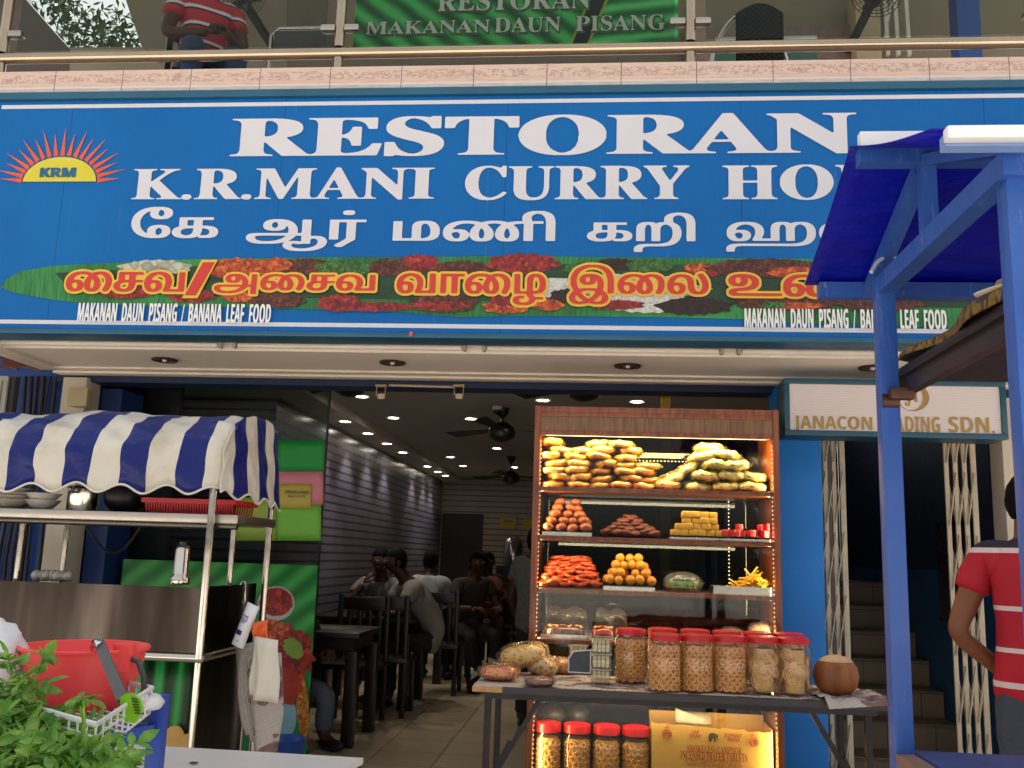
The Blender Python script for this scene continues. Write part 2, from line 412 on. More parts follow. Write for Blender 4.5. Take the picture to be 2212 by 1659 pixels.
# stair lobby
M().box(1.42, 2.31, 9.4, 9.5, 0, 3.4).ob('lobby_wall', mat('lobby_blue', '#1d3f7c', .6, var=.15), shop)
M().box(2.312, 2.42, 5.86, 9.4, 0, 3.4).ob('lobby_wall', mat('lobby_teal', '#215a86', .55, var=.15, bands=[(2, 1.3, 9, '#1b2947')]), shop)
M().box(1.43, 2.31, 5.96, 9.4, 3.3, 3.4).ob('lobby_ceiling', mat('lobby_ceiling_paint', '#66645f', .8), shop)
# upper storey
up_wall = mat('upper_wall_beige', '#7a7364', .7, var=.1, vs=1.5)
M().box(-6, 5, 5.001, 9.0, 3.62, 3.76).ob('upper_floor', mat('upper_floor_tile', '#8c7d6e', .4), shop)
yb = 8.6
def hole_wall(pts, name, m): M().prism([at(x, y, yb) for x, y in pts], (0, .12, 0)).ob(name, m, shop, smooth=False)
grey = mat('upper_grey_panel', '#5d5850', .7, var=.2, vs=2)
hole_wall([(-90, -330), (-60, -330), (57, 0), (131, 84), (150, 104), (150, 190), (-90, 190)], 'upper_wall', mat('upper_dark_panel', '#4c4640', .7))
hole_wall([(150.5, 102), (306, 102), (400, 190), (150.5, 190)], 'upper_wall', up_wall)
hole_wall([(160, -330), (306, 101.5), (400, 190), (620, 190), (620, -330)], 'upper_wall', mat('upper_grey_plaster', '#6e685c', .7, var=.25, vs=1.2))
hole_wall([(620.5, -330), (620.5, 190), (1500, 190), (1500, -330)], 'upper_wall', mat('upper_olive_wall', '#5c5a50', .6, var=.12))
hole_wall([(1500.5, -330), (1500.5, 190), (2420, 190), (2420, -330)], 'upper_wall', up_wall)
b_ = at(1835, 20, 8.5); M().box(b_.x, b_.x+.22, 8.3, 8.58, 3.76, 6.6).ob('upper_pillar', mat('upper_cream', '#a89c80', .6), shop)
a_, b_ = at(1480, 32, 8.5), at(1840, 32, 8.5); M().box(a_.x, b_.x, 8.5, 8.59, b_.z-.45, b_.z-.1).ob('dado_band', mat('dado_tile', '#7a6a62', .4, var=.3, vs=14), shop)
M().box(-6, 5, 5.0, 9.0, 7.9, 8.0).ob('upper_ceiling', mat('upper_ceiling_paint', '#8c877c', .8), shop)
for x0, x1 in ((2069, 2119),):
    a_, b_ = at(x0, 60, 6.6), at(x1, 60, 6.6); M().box(a_.x, b_.x, 6.6, 6.75, 3.76, 6.7).ob('upper_pillar', mat('upper_blue', '#1f4a8d', .35), shop)
wf = M()
for x in (1912, 1934, 1958):
    p, q = at(x-4, -40, 8.4), at(x+6, 120, 8.4); wf.bar(p, q, .035)
wf.bar(at(1905, 110, 8.4), at(1928, -10, 8.4), .02).ob('window_bars', mat('white_bar', '#c8c4bd', .5), shop)

# ---- balcony railing
steel = mat('brushed_steel', '#b9b2a8', .26, 1, var=.1, vs=3, stretch=(.5, 1, 9))
steel_w = mat('warm_steel_pipe', '#b8a68e', .22, 1, var=.12, vs=4)
rail = thing('balcony_railing', 'stainless steel balcony railing with glass panels above the pink tiled ledge', 'railing', (0, 4.85, 3.922))
zr = at(1106, 109, 4.86).z
M().tube([(-5, 4.86, zr), (4, 4.86, zr)], .033, 16).ob('bottom_rail', steel_w, rail)
posts = [at(8, 100, 4.86).x, at(733, 100, 4.86).x, at(1491, 100, 4.86).x, at(2262, 100, 4.86).x]
for x in posts:
    M().tube([(x, 4.86, 3.923), (x, 4.86, zr-.034)], .028, 14).ob('post_stub', steel_w, rail)
    M().tube([(x, 4.86, zr+.034), (x, 4.86, 5.0)], .029, 14).ob('post', steel_w, rail)
M().tube([(-5, 4.86, 5.03), (4, 4.86, 5.03)], .033, 16).ob('top_rail', steel_w, rail)
gl_rail = glass('railing_glass', '#e2e6e2', .3)
for i in range(3):
    x0, x1 = posts[i]+.085, posts[i+1]-.085
    M().box(x0, x1, 4.856, 4.866, zr+.05, 4.9).ob('glass_panel', gl_rail, rail, smooth=False)
    for x in (x0, x1):
        s = 1 if x == x0 else -1
        M().box(x-s*.06, x+s*.028, 4.835, 4.887, 4.212, 4.252, .012).ob('glass_clamp', steel, rail)

# ---- banana leaf board upstairs
def leaf_mat(name, ang, cols, sc=9, dist=.8):
    n = N(name); v = n.co((1, 1, 1), (0, ang, 0))
    wv = n.n('TexWave'); wv.wave_type = 'BANDS'; wv.bands_direction = 'X'; wv.inputs['Scale'].default_value = sc; wv.inputs['Distortion'].default_value = dist; wv.inputs['Detail'].default_value = 4; wv.inputs['Detail Scale'].default_value = 1.5
    n.l(v, wv.inputs['Vector']); f = n.math('ADD', n.math('MULTIPLY', wv.outputs['Fac'], .6), n.math('MULTIPLY', n.noise(3, v, 4), .42))
    n.col(n.ramp(f, [(.2, lin(cols[0])), (.5, lin(cols[1])), (.8, lin(cols[2]))])); n.set(.3); return n.m
leaf_l = leaf_mat('banana_leaf_left', R(52), ('#0d4a22', '#1c8a3c', '#46b25f'), 2.6)
leaf_r = leaf_mat('banana_leaf_right', R(96), ('#0f5a26', '#209442', '#5cc070'), 3.2)
yS = 4.99
bs = thing('leaf_sign', 'green banana leaf sign with raised silver letters behind the balcony glass', 'sign', (at(1100, 60, yS).x, yS, 4.1))
a_, b_ = at(762, 103, yS), at(1465, 97, yS); zb = b_.z
L = lambda x, z, d=0: (x, yS-d, z)
m1, m2 = at(1250, 100, yS).x, at(1365, -60, yS).x; w1 = .05
M().prism([L(a_.x, zb), L(m1-w1, zb), L(m2-w1, 5.0), L(a_.x, 5.0)], (0, .03, 0)).ob('leaf_panel', leaf_l, bs, smooth=False)
M().prism([L(m1+w1, zb), L(b_.x, zb), L(b_.x, 5.0), L(m2+w1, 5.0)], (0, .03, 0)).ob('leaf_panel', leaf_r, bs, smooth=False)
M().prism([L(m1-w1+.001, zb), L(m1+w1-.001, zb), L(m2+w1-.001, 5.0), L(m2-w1+.001, 5.0)], (0, .028, 0)).ob('leaf_midrib', mat('dark_midrib', '#0b120c', .4, bands=None), bs, smooth=False)
rib = mat('rib_edge', '#7d9a2c', .4)
for s in (-1, 1): M().prism([L(m1+s*w1-.008, zb+.001, .003), L(m1+s*w1+.008, zb+.001, .003), L(m2+s*w1+.008, 4.99, .003), L(m2+s*w1-.008, 4.99, .003)], (0, .002, 0)).ob('rib_edge', rib, bs, smooth=False)
silver = mat('silver_letter', '#b9c4bb', .45); shade = mat('letter_shadow_edge', '#4a5a4c', .5)
for t, x0, x1, y0, y1 in (('RESTORAN', 945, 1277, 27, -20), ('MAKANAN', 790, 1060, 77, 44), ('DAUN', 1068, 1212, 73, 38), ('PISANG', 1243, 1437, 70, 33)):
    p, q = at(x0, y0, yS), at(x1, y1, yS)
    text(M(), serif(t), p.x, q.x, p.z, q.z, lambda u, v: (u, yS-.012, v), res=70).ob('lettering', silver, bs, smooth=False)
    text(M(), serif(t), p.x+.004, q.x+.004, p.z-.005, q.z-.005, lambda u, v: (u, yS-.006, v), ring=.006, res=70).ob('lettering_edge', shade, bs, smooth=False)

# ================================================================== MAIN SIGNBOARD
ySg = 4.70
sg = thing('shop_signboard', 'long blue restaurant signboard with big white letters, rising sun and banana leaf print', 'signboard', (-.5, ySg, 2.385))
def sign_blue():
    n = N('sign_blue_sheet'); f = n.noise(1.1, None, 3); x = n.sep()[0]
    c = n.mix(f, lin('#06539c'), lin('#0a69b2')); c = n.mix(n.math('MULTIPLY', n.noise(60, n.co((1, 1, .2)), 2), .12), c, lin('#3486c0'))
    
    seam = n.math('LESS_THAN', n.math('FRACT', n.math('MULTIPLY', n.math('ADD', x, 7.33), 1/1.22)), .0035); c = n.mix(n.math('MULTIPLY', seam, .5), c, lin('#0b2f5c'))
    stk = n.math('GREATER_THAN', n.noise(4.5, n.co((6, 1, .22)), 6, .7), .64); c = n.mix(n.math('MULTIPLY', stk, .16), c, lin('#5f88a8'))
    dk = n.math('GREATER_THAN', n.noise(3, n.co((5, 1, .3), loc=(4, 0, 2)), 7, .7), .66); c = n.mix(n.math('MULTIPLY', dk, .22), c, lin('#0a3468'))
    n.col(c); n.set(.3, 0, .2); n.l(n.math('MULTIPLY_ADD', n.noise(2.2), .2, .25), n.b.inputs['Roughness'])
    s = n.math('SINE', n.math('MULTIPLY', n.sep()[2], 700)); n.bump(s, .04, .002); return n.m
teal = mat('teal_sign_edge', '#1d5673', .4, var=.25, vs=3)
zb, zt = 2.414, 3.728
M().box(-4.4, 3.2, ySg, 4.85, zb, zt).ob('sign_face', sign_blue(), sg, smooth=False)
M().box(-4.4, 3.2, 4.675, 4.85, zt+.001, 3.772, .008).ob('frame_rail', teal, sg)
M().box(-4.4, 3.2, 4.675, 4.85, 2.386, zb-.001, .008).ob('frame_rail', teal, sg)
SW = mat('sign_white_vinyl', '#cfcfd6', .4, var=.03, rvar=.05)
def Q(px, py): p = at(px, py, ySg); return p.x, p.z
P0 = lambda d: (lambda u, v: (u, ySg-d, v))
x0 = Q(4, 235)[0]
for y in (232, 695):
    z = Q(8, y)[1]; M().box(x0, 3.2, ySg-.004, ySg-.001, z-.011, z+.011).ob('white_stripe', SW, sg, smooth=False)
def word(t, px0, px1, pyt, pyb, m=SW, d=.005, name='lettering', **k):
    u0, u1 = Q(px0, (pyt+pyb)/2)[0], Q(px1, (pyt+pyb)/2)[0]; v0, v1 = Q((px0+px1)/2, pyb)[1], Q((px0+px1)/2, pyt)[1]
    if 'zz' in k: v0, v1 = k.pop('zz')
    return text(M(), t, u0, u1, v0, v1, P0(d), **k).ob(name, m, sg, smooth=False)
def zmid(x, yt, yb): return Q(x, yb)[1], Q(x, yt)[1]
zz = zmid(1180, 249, 336)
word(serif('RESTORAN'), 500, 1853, 249, 336, zz=zz, fat=.03, res=190)
zz = zmid(760, 362, 432)
word(serif('K.R.MANI'), 287, 940, 362, 432, zz=zz, fat=.02, res=160)
word(serif('CURRY'), 1005, 1490, 358, 433, zz=zmid(1250, 358, 433), fat=.02, res=160)
word(serif('HOUSE'), 1560, 2120, 356, 433, zz=zmid(1640, 356, 433), fat=.02, res=160)
for t, a, b, yt, ybt in (('\u0BC7\u0B95', 285, 475, 447, 515), ('\u0B86\u0BB0\u0BCD', 533, 792, 455, 543), ('\u0BAE\u0BA3\u0BBF', 850, 1200, 456, 522), ('\u0B95\u0BB1\u0BBF', 1268, 1502, 460, 545), ('\u0BB9\u0BB5\u0BC1\u0BB8\u0BCD', 1568, 2120, 462, 545)):
    word(t, a, b, yt, ybt, fat=.035, res=150)
# rising sun emblem
cx, cz = Q(129, 393); rr = Q(208, 393)[0]-cx; rz = Q(129, 340)[1]-cz
M().add([(cx+rr*math.cos(PI*i/32), ySg-.006, cz+rz*math.sin(PI*i/32)) for i in range(33)], [tuple(range(33))]).ob('sun_disc', mat('emblem_yellow', '#d2c435', .4, var=.05), sg, smooth=False)
em = M(); tx, tz = Q(268, 393)[0]-cx, Q(129, 283)[1]-cz
for i in range(19):
    a = PI*(i+.25)/18.5; k = .94+.1*(i % 2); c_, s_ = math.cos(a), math.sin(a); t_ = .028
    p = V((cx+rr*1.04*c_, 0, cz+rz*1.06*s_)); e = (cx+tx*k*c_, ySg-.005, cz+tz*k*s_+.006); d = V((-s_*rz, 0, c_*rr)).normalized()
    em.add([(p.x+d.x*.013, ySg-.005, p.z+d.z*.013), e, (p.x-d.x*.013, ySg-.005, p.z-d.z*.013)], [(0, 1, 2)])
em.ob('sun_rays', mat('emblem_orange', '#d8562f', .4), sg, smooth=False)
word(sans('KRM'), 88, 166, 363, 384, mat('emblem_teal', '#1d5f80', .4), .009, fat=.05, res=80)
# banana leaf print with dishes
def leafpt(x, y, d): a, b = Q(x, y); return (a, ySg-d, b)
top = [(2, 622), (18, 600), (50, 585), (120, 574), (200, 570), (420, 560), (700, 556), (900, 556), (1100, 553), (1300, 556), (1500, 557), (1800, 560), (2230, 566)]
bot = [(2230, 735-20), (1900, 704), (1750, 700), (1600, 690), (1450, 686), (1270, 684), (1100, 683), (1000, 686), (880, 676), (800, 672), (600, 667), (520, 664), (300, 660), (180, 656), (90, 644), (30, 632)]
n = N('banana_leaf_print'); v = n.co((1, 1, 1), (0, R(-62), 0)); xz = n.sep()
f = n.math('ADD', n.math('MULTIPLY', n.noise(14, n.co((6, 1, .6), (0, R(-60), 0)), 4), .5), n.math('MULTIPLY', n.noise(1.5), .55))
c = n.ramp(f, [(.3, lin('#12301a')), (.5, lin('#1f6a33')), (.72, lin('#3d9a4c'))])
n.col(c); n.set(.4); lf = n.m
midl = [(4, 623), (300, 612), (900, 610), (1500, 618), (2230, 634)]
M().add([leafpt(x, y, .004) for x, y in top]+[leafpt(x, y, .004) for x, y in bot], [tuple(range(len(top)+len(bot)))]).ob('leaf_print', lf, sg, smooth=False)
band = [(120, 590), (420, 575), (900, 570), (1500, 572), (2230, 585), (2230, 668), (1500, 658), (900, 648), (400, 640), (150, 622)]
M().add([leafpt(x, y, .0055) for x, y in band], [tuple(range(len(band)))]).ob('leaf_print', mat('leaf_print_dark', '#1c3d22', .4, var=.6, vs=7, stretch=(1, 1, 4)), sg, smooth=False)
def food_mat(name, cols, vs=26, bump=.2):
    n = N(name); wr_ = n.n('TexNoise'); wr_.inputs['Scale'].default_value = vs*.8; wr_.inputs['Detail'].default_value = 3; n.l(n.co(), wr_.inputs[0])
    vm = n.n('VectorMath', operation='MULTIPLY_ADD'); n.l(wr_.outputs['Color'], vm.inputs[0]); vm.inputs[1].default_value = (.05, .05, .05); n.l(n.co(), vm.inputs[2])
    vo = n.n('TexVoronoi'); vo.inputs['Scale'].default_value = vs*1.9; n.l(vm.outputs[0], vo.inputs[0]); ve = n.n('TexVoronoi', feature='DISTANCE_TO_EDGE'); ve.inputs['Scale'].default_value = vs*1.9; n.l(vm.outputs[0], ve.inputs[0])
    f = n.math('ADD', n.math('MULTIPLY', n.sep(vo.outputs['Color'])[0], .28), n.math('MULTIPLY', n.noise(vs*1.1, vm.outputs[0], 8, .72), .72))
    c = n.ramp(f, [(.25, lin(cols[0])), (.45, lin(cols[1])), (.62, lin(cols[2])), (.8, lin(cols[3]))])
    n.col(n.mix(n.ramp(ve.outputs['Distance'], [(0, (.45,)*3), (.16, (0,)*3)]), c, lin(cols[0]))); n.set(.4); return n.m
fm = {'o': food_mat('dish_orange', ('#3c1710', '#a8401d', '#d9672a', '#e08a4a')), 'r': food_mat('dish_red', ('#2a0c0a', '#7a1a1c', '#a82c2a', '#d0604c')), 'b': food_mat('dish_brown', ('#1c0f0c', '#4a221a', '#6e3626', '#9a6046'), 34),
      'w': food_mat('dish_rice', ('#8a8a82', '#c9c8c0', '#dcdbd6', '#e6e5e2'), 60), 'g': food_mat('dish_greens', ('#14270f', '#2c5a24', '#4a7a34', '#8a9c4a'), 40), 'd': food_mat('dish_dark', ('#120c0a', '#231512', '#3a1e18', '#54302a'), 40), 'y': food_mat('dish_cream', ('#6a6a5a', '#a8a894', '#c6c6b2', '#d2d2c2'), 8)}
rnd = random.Random(5); k = 0
for c, x, y, rx, ry in (('y', 338, 578, 74, 15), ('o', 520, 582, 75, 22), ('b', 662, 576, 58, 16), ('o', 600, 572, 30, 14), ('g', 745, 580, 60, 16), ('r', 905, 570, 46, 18), ('b', 840, 578, 40, 18), ('b', 1000, 580, 60, 15), ('r', 1130, 570, 76, 20), ('g', 1270, 582, 50, 14), ('d', 1330, 572, 46, 12),
                        ('g', 1405, 575, 50, 14), ('w', 1335, 625, 180, 30), ('w', 1400, 656, 85, 20), ('r', 1520, 585, 40, 14), ('o', 1505, 580, 26, 10), ('b', 1650, 580, 115, 20), ('o', 1720, 590, 60, 12), ('d', 1500, 663, 78, 18), ('b', 1700, 655, 110, 17), ('o', 1715, 662, 62, 7), ('g', 1670, 660, 26, 7), ('b', 1900, 655, 90, 20),
                        ('r', 275, 632, 60, 14), ('r', 415, 640, 50, 14), ('o', 520, 642, 36, 12), ('b', 600, 650, 58, 16), ('r', 735, 656, 46, 18), ('r', 815, 664, 70, 10), ('b', 960, 655, 72, 20), ('r', 950, 662, 60, 10), ('o', 1095, 664, 50, 14), ('r', 1090, 650, 30, 12), ('o', 1185, 660, 32, 12), ('r', 1330, 660, 60, 10), ('d', 1230, 640, 40, 14)):
    k += 1; nn = 34; ph = rnd.random()*9
    pts = [leafpt(x+rx*math.cos(2*PI*i/nn)*(1+.10*math.sin(5*i+ph)+.08*rnd.random()), y+ry*math.sin(2*PI*i/nn)*(1+.12*math.sin(3*i+ph)+.1*rnd.random()), .0065+k*.00022) for i in range(nn)]
    M().add(pts, [tuple(range(nn))]).ob('dish_print', fm[c], sg, smooth=False)
ry_, yy_ = mat('sign_red_vinyl', '#c8372f', .4, var=.04), mat('sign_yellow_vinyl', '#e0b83c', .4, var=.05)
TL = (('\u0BC8\u0B9A\u0BB5', 147, 403, 589, 632), ('/', 404, 462, 570, 639), ('\u0B85\u0BC8\u0B9A\u0BB5', 466, 813, 594, 638), ('\u0BB5\u0BBE\u0BC8\u0BB4', 858, 1180, 593, 660), ('\u0B87\u0BC8\u0BB2', 1230, 1530, 574, 660), ('\u0B89\u0BA3\u0BB5\u0B95\u0BAE\u0BCD', 1572, 2180, 575, 644))
for t, a, b, yt, ybt in TL:
    if t == '/': continue
    word(t, a, b, yt, ybt, ry_, .020, fat=.03 if t != '/' else .12, res=100)
    word(t, a, b, yt, ybt, yy_, .0165, 'lettering_outline', fat=.03 if t != '/' else .12, ring=.0125, res=100)
def slash(g, d, m_, nm):
    M().add([leafpt(x, y, d) for x, y in ((402-g, 640+g), (426+g*.6, 640+g), (467+g, 569-g), (442-g*.6, 569-g))], [(0, 1, 2, 3)]).ob(nm, m_, sg, smooth=False)
slash(0, .0205, ry_, 'lettering'); slash(6, .017, yy_, 'lettering_outline')
white_s = mat('sign_small_white', '#e6e6e2', .4, var=.02)
MK = 'MAKANAN  DAUN  PISANG  /  BANANA  LEAF  FOOD'
word(sans(MK), 172, 588, 656, 698, white_s, .0185, fat=.03, res=80, zz=zmid(380, 657, 698))
word(sans(MK), 1607, 2042, 668, 712, white_s, .0185, fat=.03, res=80, zz=zmid(1800, 669, 711))
p = at(887, 720, 4.66); M().box(p.x-.008, p.x+.008, 4.668, 4.674, p.z-.012, p.z+.01).ob('sticker', mat('red_sticker', '#d8503c', .5), tag(thing('price_tag', 'tiny red tag stuck on the lower edge of the blue signboard', 'tag', (p.x, 4.672, p.z))), smooth=False)

# ---- fluorescent battens and downlights in the soffit
tubew = mat('batten_white', '#dcd3c8', .4, var=.03); grey_end = mat('batten_cap', '#a9a298', .5)
bl = [('leftmost, cut by the frame edge', -170, 478), ('second from the left, under the letters', 500, 1008), ('third from the left, above the sweets cabinet', 1040, 1565), ('rightmost, passing behind the blue pole', 1592, 2110)]
for i, (d, xa, xb) in enumerate(bl):
    a, b = at(xa, 745, 4.92), at(xb, 745, 4.92); z = 2.436
    t = thing('fluorescent_batten', 'unlit white fluorescent batten under the blue signboard, '+d, 'light fitting', ((a.x+b.x)/2, 4.93, z), group='fluorescent battens under the signboard')
    M().box(a.x, b.x, 4.90, 4.978, z-.028, z, .004).ob('housing', tubew, t)
    M().prism([(a.x, 4.866, z-.001), (a.x, 4.898, z-.001), (a.x, 4.898, z-.036)], (b.x-a.x, 0, 0)).ob('reflector', mat('batten_reflector', '#cabfb2', .35), t, smooth=False)
    M().tube([(a.x+.03, 4.94, z-.044), (b.x-.03, 4.94, z-.044)], .013, 12).ob('tube', mat('white_glass_tube', '#e6e0d6', .15), t)
    for x in (a.x+.012, b.x-.012): M().box(x-.010, x+.010, 4.92, 4.96, z-.060, z-.0285, .004).ob('tube_holder', grey_end, t)
for i, (px, py, d) in enumerate(((356, 776, 'above the striped awning'), (848, 782, 'above the two hanging boxes'), (1356, 789, 'above the sweets cabinet'), (1885, 793, 'half hidden by the blue pole'))):
    p = at(px, py, z=2.372)
    t = thing('recessed_downlight', 'unlit round downlight in the outdoor soffit '+d, 'downlight', (p.x, p.y, 2.372), group='unlit downlights in the soffit')
    M().lathe([(.046, -.003), (.050, -.010), (.072, -.010), (.076, -.004), (.075, 0)], (p.x, p.y, 2.371), 28).ob('rim', mat('dark_bronze_rim', '#3a2c24', .4), t)
    M().lathe([(.047, -.004), (.03, -.002), (.001, -.001)], (p.x, p.y, 2.371), 28).ob('reflector', mat('downlight_bowl', '#a89a8c', .25, .7), t)
    M().ell((p.x, p.y, 2.366), (.014, .014, .012)).ob('bulb', mat('bulb_glass', '#d8d0c4', .1), t)
# ================================================================== STEEL CART WITH STRIPED AWNING
cst = N('cart_steel'); v_ = cst.co((1, 1, .12)); f_ = cst.noise(2.6, v_, 4); cst.col(cst.ramp(f_, [(.3, lin('#120f0e')), (.48, lin('#25201d')), (.6, lin('#3c3530')), (.78, lin('#6a625c'))]))  # dark upright bands of reflection are put into the steel's base colour
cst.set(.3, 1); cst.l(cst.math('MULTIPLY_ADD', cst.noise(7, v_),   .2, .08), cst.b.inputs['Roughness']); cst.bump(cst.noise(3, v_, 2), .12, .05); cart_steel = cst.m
pole_st = mat('polished_pole', '#cfc8be', .14, 1, var=.05)
dark_steel = mat('dark_steel', '#6f665e', .28, 1, var=.2)
cart = thing('food_cart', 'stainless steel food cart with blue and white striped awning beside the shop entrance', 'cart', (-2.6, 4.2, 0))
xr = at(432, 1422, 3.9).x; ztop = at(300, 1265, 3.9).z; zbar = at(432, 1422, 3.9).z; yf, ybk = 3.9, 4.5
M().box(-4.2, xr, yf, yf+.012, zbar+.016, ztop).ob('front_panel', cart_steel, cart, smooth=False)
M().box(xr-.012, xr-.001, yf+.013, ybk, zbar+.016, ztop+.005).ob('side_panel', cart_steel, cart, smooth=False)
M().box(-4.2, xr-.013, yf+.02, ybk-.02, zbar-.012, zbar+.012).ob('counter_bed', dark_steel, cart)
fr = M().tube([(-4.2, yf-.004, zbar), (xr, yf-.004, zbar)], .018, 12).tube([(xr, yf, zbar), (xr, ybk, zbar)], .018, 12).ell((xr, yf-.002, zbar), (.02, .02, .02)); fr.ob('bottom_rail', pole_st, cart)
zshelf = at(300, 1112, 3.95).z
for name, px, Y, z0, z1 in (('front', 449, yf-.012, zbar, 1.60), ('back', 577, ybk, .02, 1.56), ('slim', 500, 4.36, ztop-.05, zshelf-.02), ('slim', 138, 4.36, ztop-.05, zshelf-.02), ('slim', 41, 4.02, ztop-.02, zshelf-.02)):
    x = at(px, 1200, Y).x; M().tube([(x, Y, z0), (x, Y, z1)], .016 if name != 'slim' else .0125, 14).ob('pole', pole_st, cart)
M().box(-4.2, xr+.10, yf+.03, 4.42, zshelf-.03, zshelf+.012, .01).ob('shelf', mat('shelf_steel', '#b5aca2', .35, 1, var=.12), cart)
M().tube([(-4.2, yf+.03, zshelf-.04), (xr+.10, yf+.03, zshelf-.04)], .013, 10).ob('shelf_rail', dark_steel, cart)
# lower body
M().box(xr-.014, xr-.002, yf+.01, ybk-.05, .06, zbar-.02).ob('lower_side_panel', cart_steel, cart, smooth=False)
M().tube([(xr-.01, yf+.01, .02), (xr-.01, yf+.01, zbar-.018)], .014, 10).ob('leg', pole_st, cart)
M().tube([(xr-.01, ybk-.04, .02), (xr-.01, ybk-.04, zbar-.018)], .014, 10).ob('leg', pole_st, cart)
M().tube([(-3.9, yf+.01, .02), (-3.9, yf+.01, zbar-.018)], .014, 10).ob('leg', pole_st, cart)
# awning
phx = at(380, 1050, 3.87).x; per = .248; AX0, AX1 = -4.25, at(474, 1000, 3.87).x + .02
def awn_mat(name, ax, ph, per):
    n = N(name); x = n.sep()[ax]; wob = n.math('MULTIPLY', n.math('SUBTRACT', n.noise(4, None, 2), .5), .034)
    s = n.math('FRACT', n.math('MULTIPLY', n.math('SUBTRACT', n.math('ADD', x, wob), ph), 1/per)); g = n.math('LESS_THAN', s, .485)
    f = n.noise(3.5, None, 6); wh = n.ramp(f, [(.3, lin('#b9b09c')), (.5, lin('#d0cabc')), (.8, lin('#d9d5c9'))])
    st = n.math('GREATER_THAN', n.noise(2.3, n.co((1, 1, 2), loc=(3, 1, 2)), 8, .7), .70); wh = n.mix(n.math('MULTIPLY', st, .35), wh, lin('#97753a'))
    n.col(n.mix(g, wh, n.mix(f, lin('#0a1650'), lin('#14267c')))); n.set(.34, 0, .28); n.bump(n.noise(7, None, 5), .6, .03); return n.m
prof = [(3.855, 1.52), (3.852, 1.62), (3.86, 1.70), (3.90, 1.775), (3.97, 1.835), (4.06, 1.875), (4.17, 1.90), (4.35, 1.905), (4.52, 1.88)]
ztopA = at(300, 890, 4.17).z; kz = (ztopA-1.52)/.38
zbotA = at(200, 1052, 3.855).z
def pt(t):
    x = t*(len(prof)-1); i = min(int(x), len(prof)-2); f = x-i; a, b = prof[i], prof[i+1]
    y = a[0]+(b[0]-a[0])*f; z = a[1]+(b[1]-a[1])*f; return y, zbotA+(z-1.52)*(ztopA-zbotA)/.385
x540 = at(165, 1050, 3.87).x
def scal(x, per=.2, ph=None): return .021*math.cos(2*PI*(x-(x540 if ph is None else ph))/per)
def wr(a, b): return .007*math.sin(a*9+2*math.sin(b*5))*math.sin(b*7+a*3)+.004*math.sin(a*31+b*11)
def front(u, v):
    x = AX0+(AX1-AX0)*u; t = 1-v; y, z = pt(t); k = max(0, 1-t*6)
    sag = -.014*math.sin((x*1.35)*PI)**2*(1 if t > .35 else t/.35)
    rnd_ = max(0, (x-(AX1-.09))/.09)
    return V((x, y+wr(x, t*2)*1.2+.05*rnd_**2*(1-t), z+scal(x)*k+wr(x+3, t*3)+sag-.02*rnd_**2*t))
am = awn_mat('awning_stripes', 0, phx+2.6, per)
M().grid(front, 120, 26).ob('canopy', am, cart, ang=80, solid=.004)
def endc(u, v):
    y = 3.862+(4.515-3.862)*u
    for q in range(200):
        yy, zz = pt(q/199)
        if yy >= y: break
    zb = zbotA-.004-.028*u+.016*math.cos(2*PI*(y-3.9)/.17)
    z = zb+(zz-zb-.004)*v
    return V((AX1-.004+.035*math.sin(PI*u)*(1-v*.8)+.03*u*(1-v)+wr(y*2, v)*.6, y+.03*(1-v)*u, z))
M().grid(endc, 40, 20).ob('canopy_end', awn_mat('awning_end_stripes', 1, 3.90-4.2+.06, .235), cart, ang=80, solid=.004)
M().tube([front(i/160, 1)+V((0, -.003, -.004)) for i in range(161)], .005, 6).ob('canopy_piping', mat('white_piping', '#d8d3c8', .5), cart)
M().tube([endc(i/40, 0)+V((.003, 0, -.004)) for i in range(41)], .005, 6).ob('canopy_piping', mat('white_piping', '#d8d3c8', .5), cart)
# things on the cart shelf
zs = zshelf+.0125
def P(px, py, Y, z=None): p = at(px, py, Y); return V((p.x, Y, p.z if z is None else z))
red_pl = mat('red_plastic', '#c5202a', .35, var=.06)
a, b = P(318, 1095, 4.05, zs), P(512, 1095, 4.05, zs); t = thing('plastic_tray', 'red slotted plastic tray on the cart shelf under the awning', 'tray', ((a.x+b.x)/2, 4.12, zs))
m = M().box(a.x+.02, b.x-.02, 4.03, 4.26, zs, zs+.008)
for y in (4.03, 4.26): 
    for i in range(34):
        x = a.x+.01+(b.x-a.x-.02)*i/33; m.bar((x, y, zs), (x, y+(-.012 if y < 4.1 else .012), zs+.05), .006)
m.ob('basket_body', red_pl, t, smooth=False)
r_ = M(); r_.bar((a.x-.01, 4.016, zs+.055), (b.x+.01, 4.016, zs+.055), .016, .02); r_.bar((a.x-.01, 4.274, zs+.055), (b.x+.01, 4.274, zs+.055), .016, .02)
for x in (a.x-.005, b.x+.005): r_.bar((x, 4.024, zs+.055), (x, 4.266, zs+.055), .016, .02)
r_.ob('rim', red_pl, t, smooth=False)
def bowl(px, n, r, name, label, m_, group, h=.016):
    p = P(px, 1090, 4.08, zs); t = thing(name, label, 'bowls', p, group=group)
    for i in range(n): M().lathe([(r*.45, i*h), (r*.75, i*h+.02), (r, i*h+.042), (r*1.04, i*h+.044), (r*.97, i*h+.04), (r*.7, i*h+.022), (.001, i*h+.006)], p, 30).ob('bowl', m_, t)
pl_w = mat('white_melamine', '#cdc8bc', .3, var=.05)
bowl(18, 4, .11, 'bowl_stack', 'stack of cream bowls at the far left of the cart shelf', pl_w, None)
bowl(92, 2, .075, 'bowl_stack', 'two small white tubs beside the bowl stack on the cart shelf', mat('white_tub', '#d9d6d0', .4), None, .03)
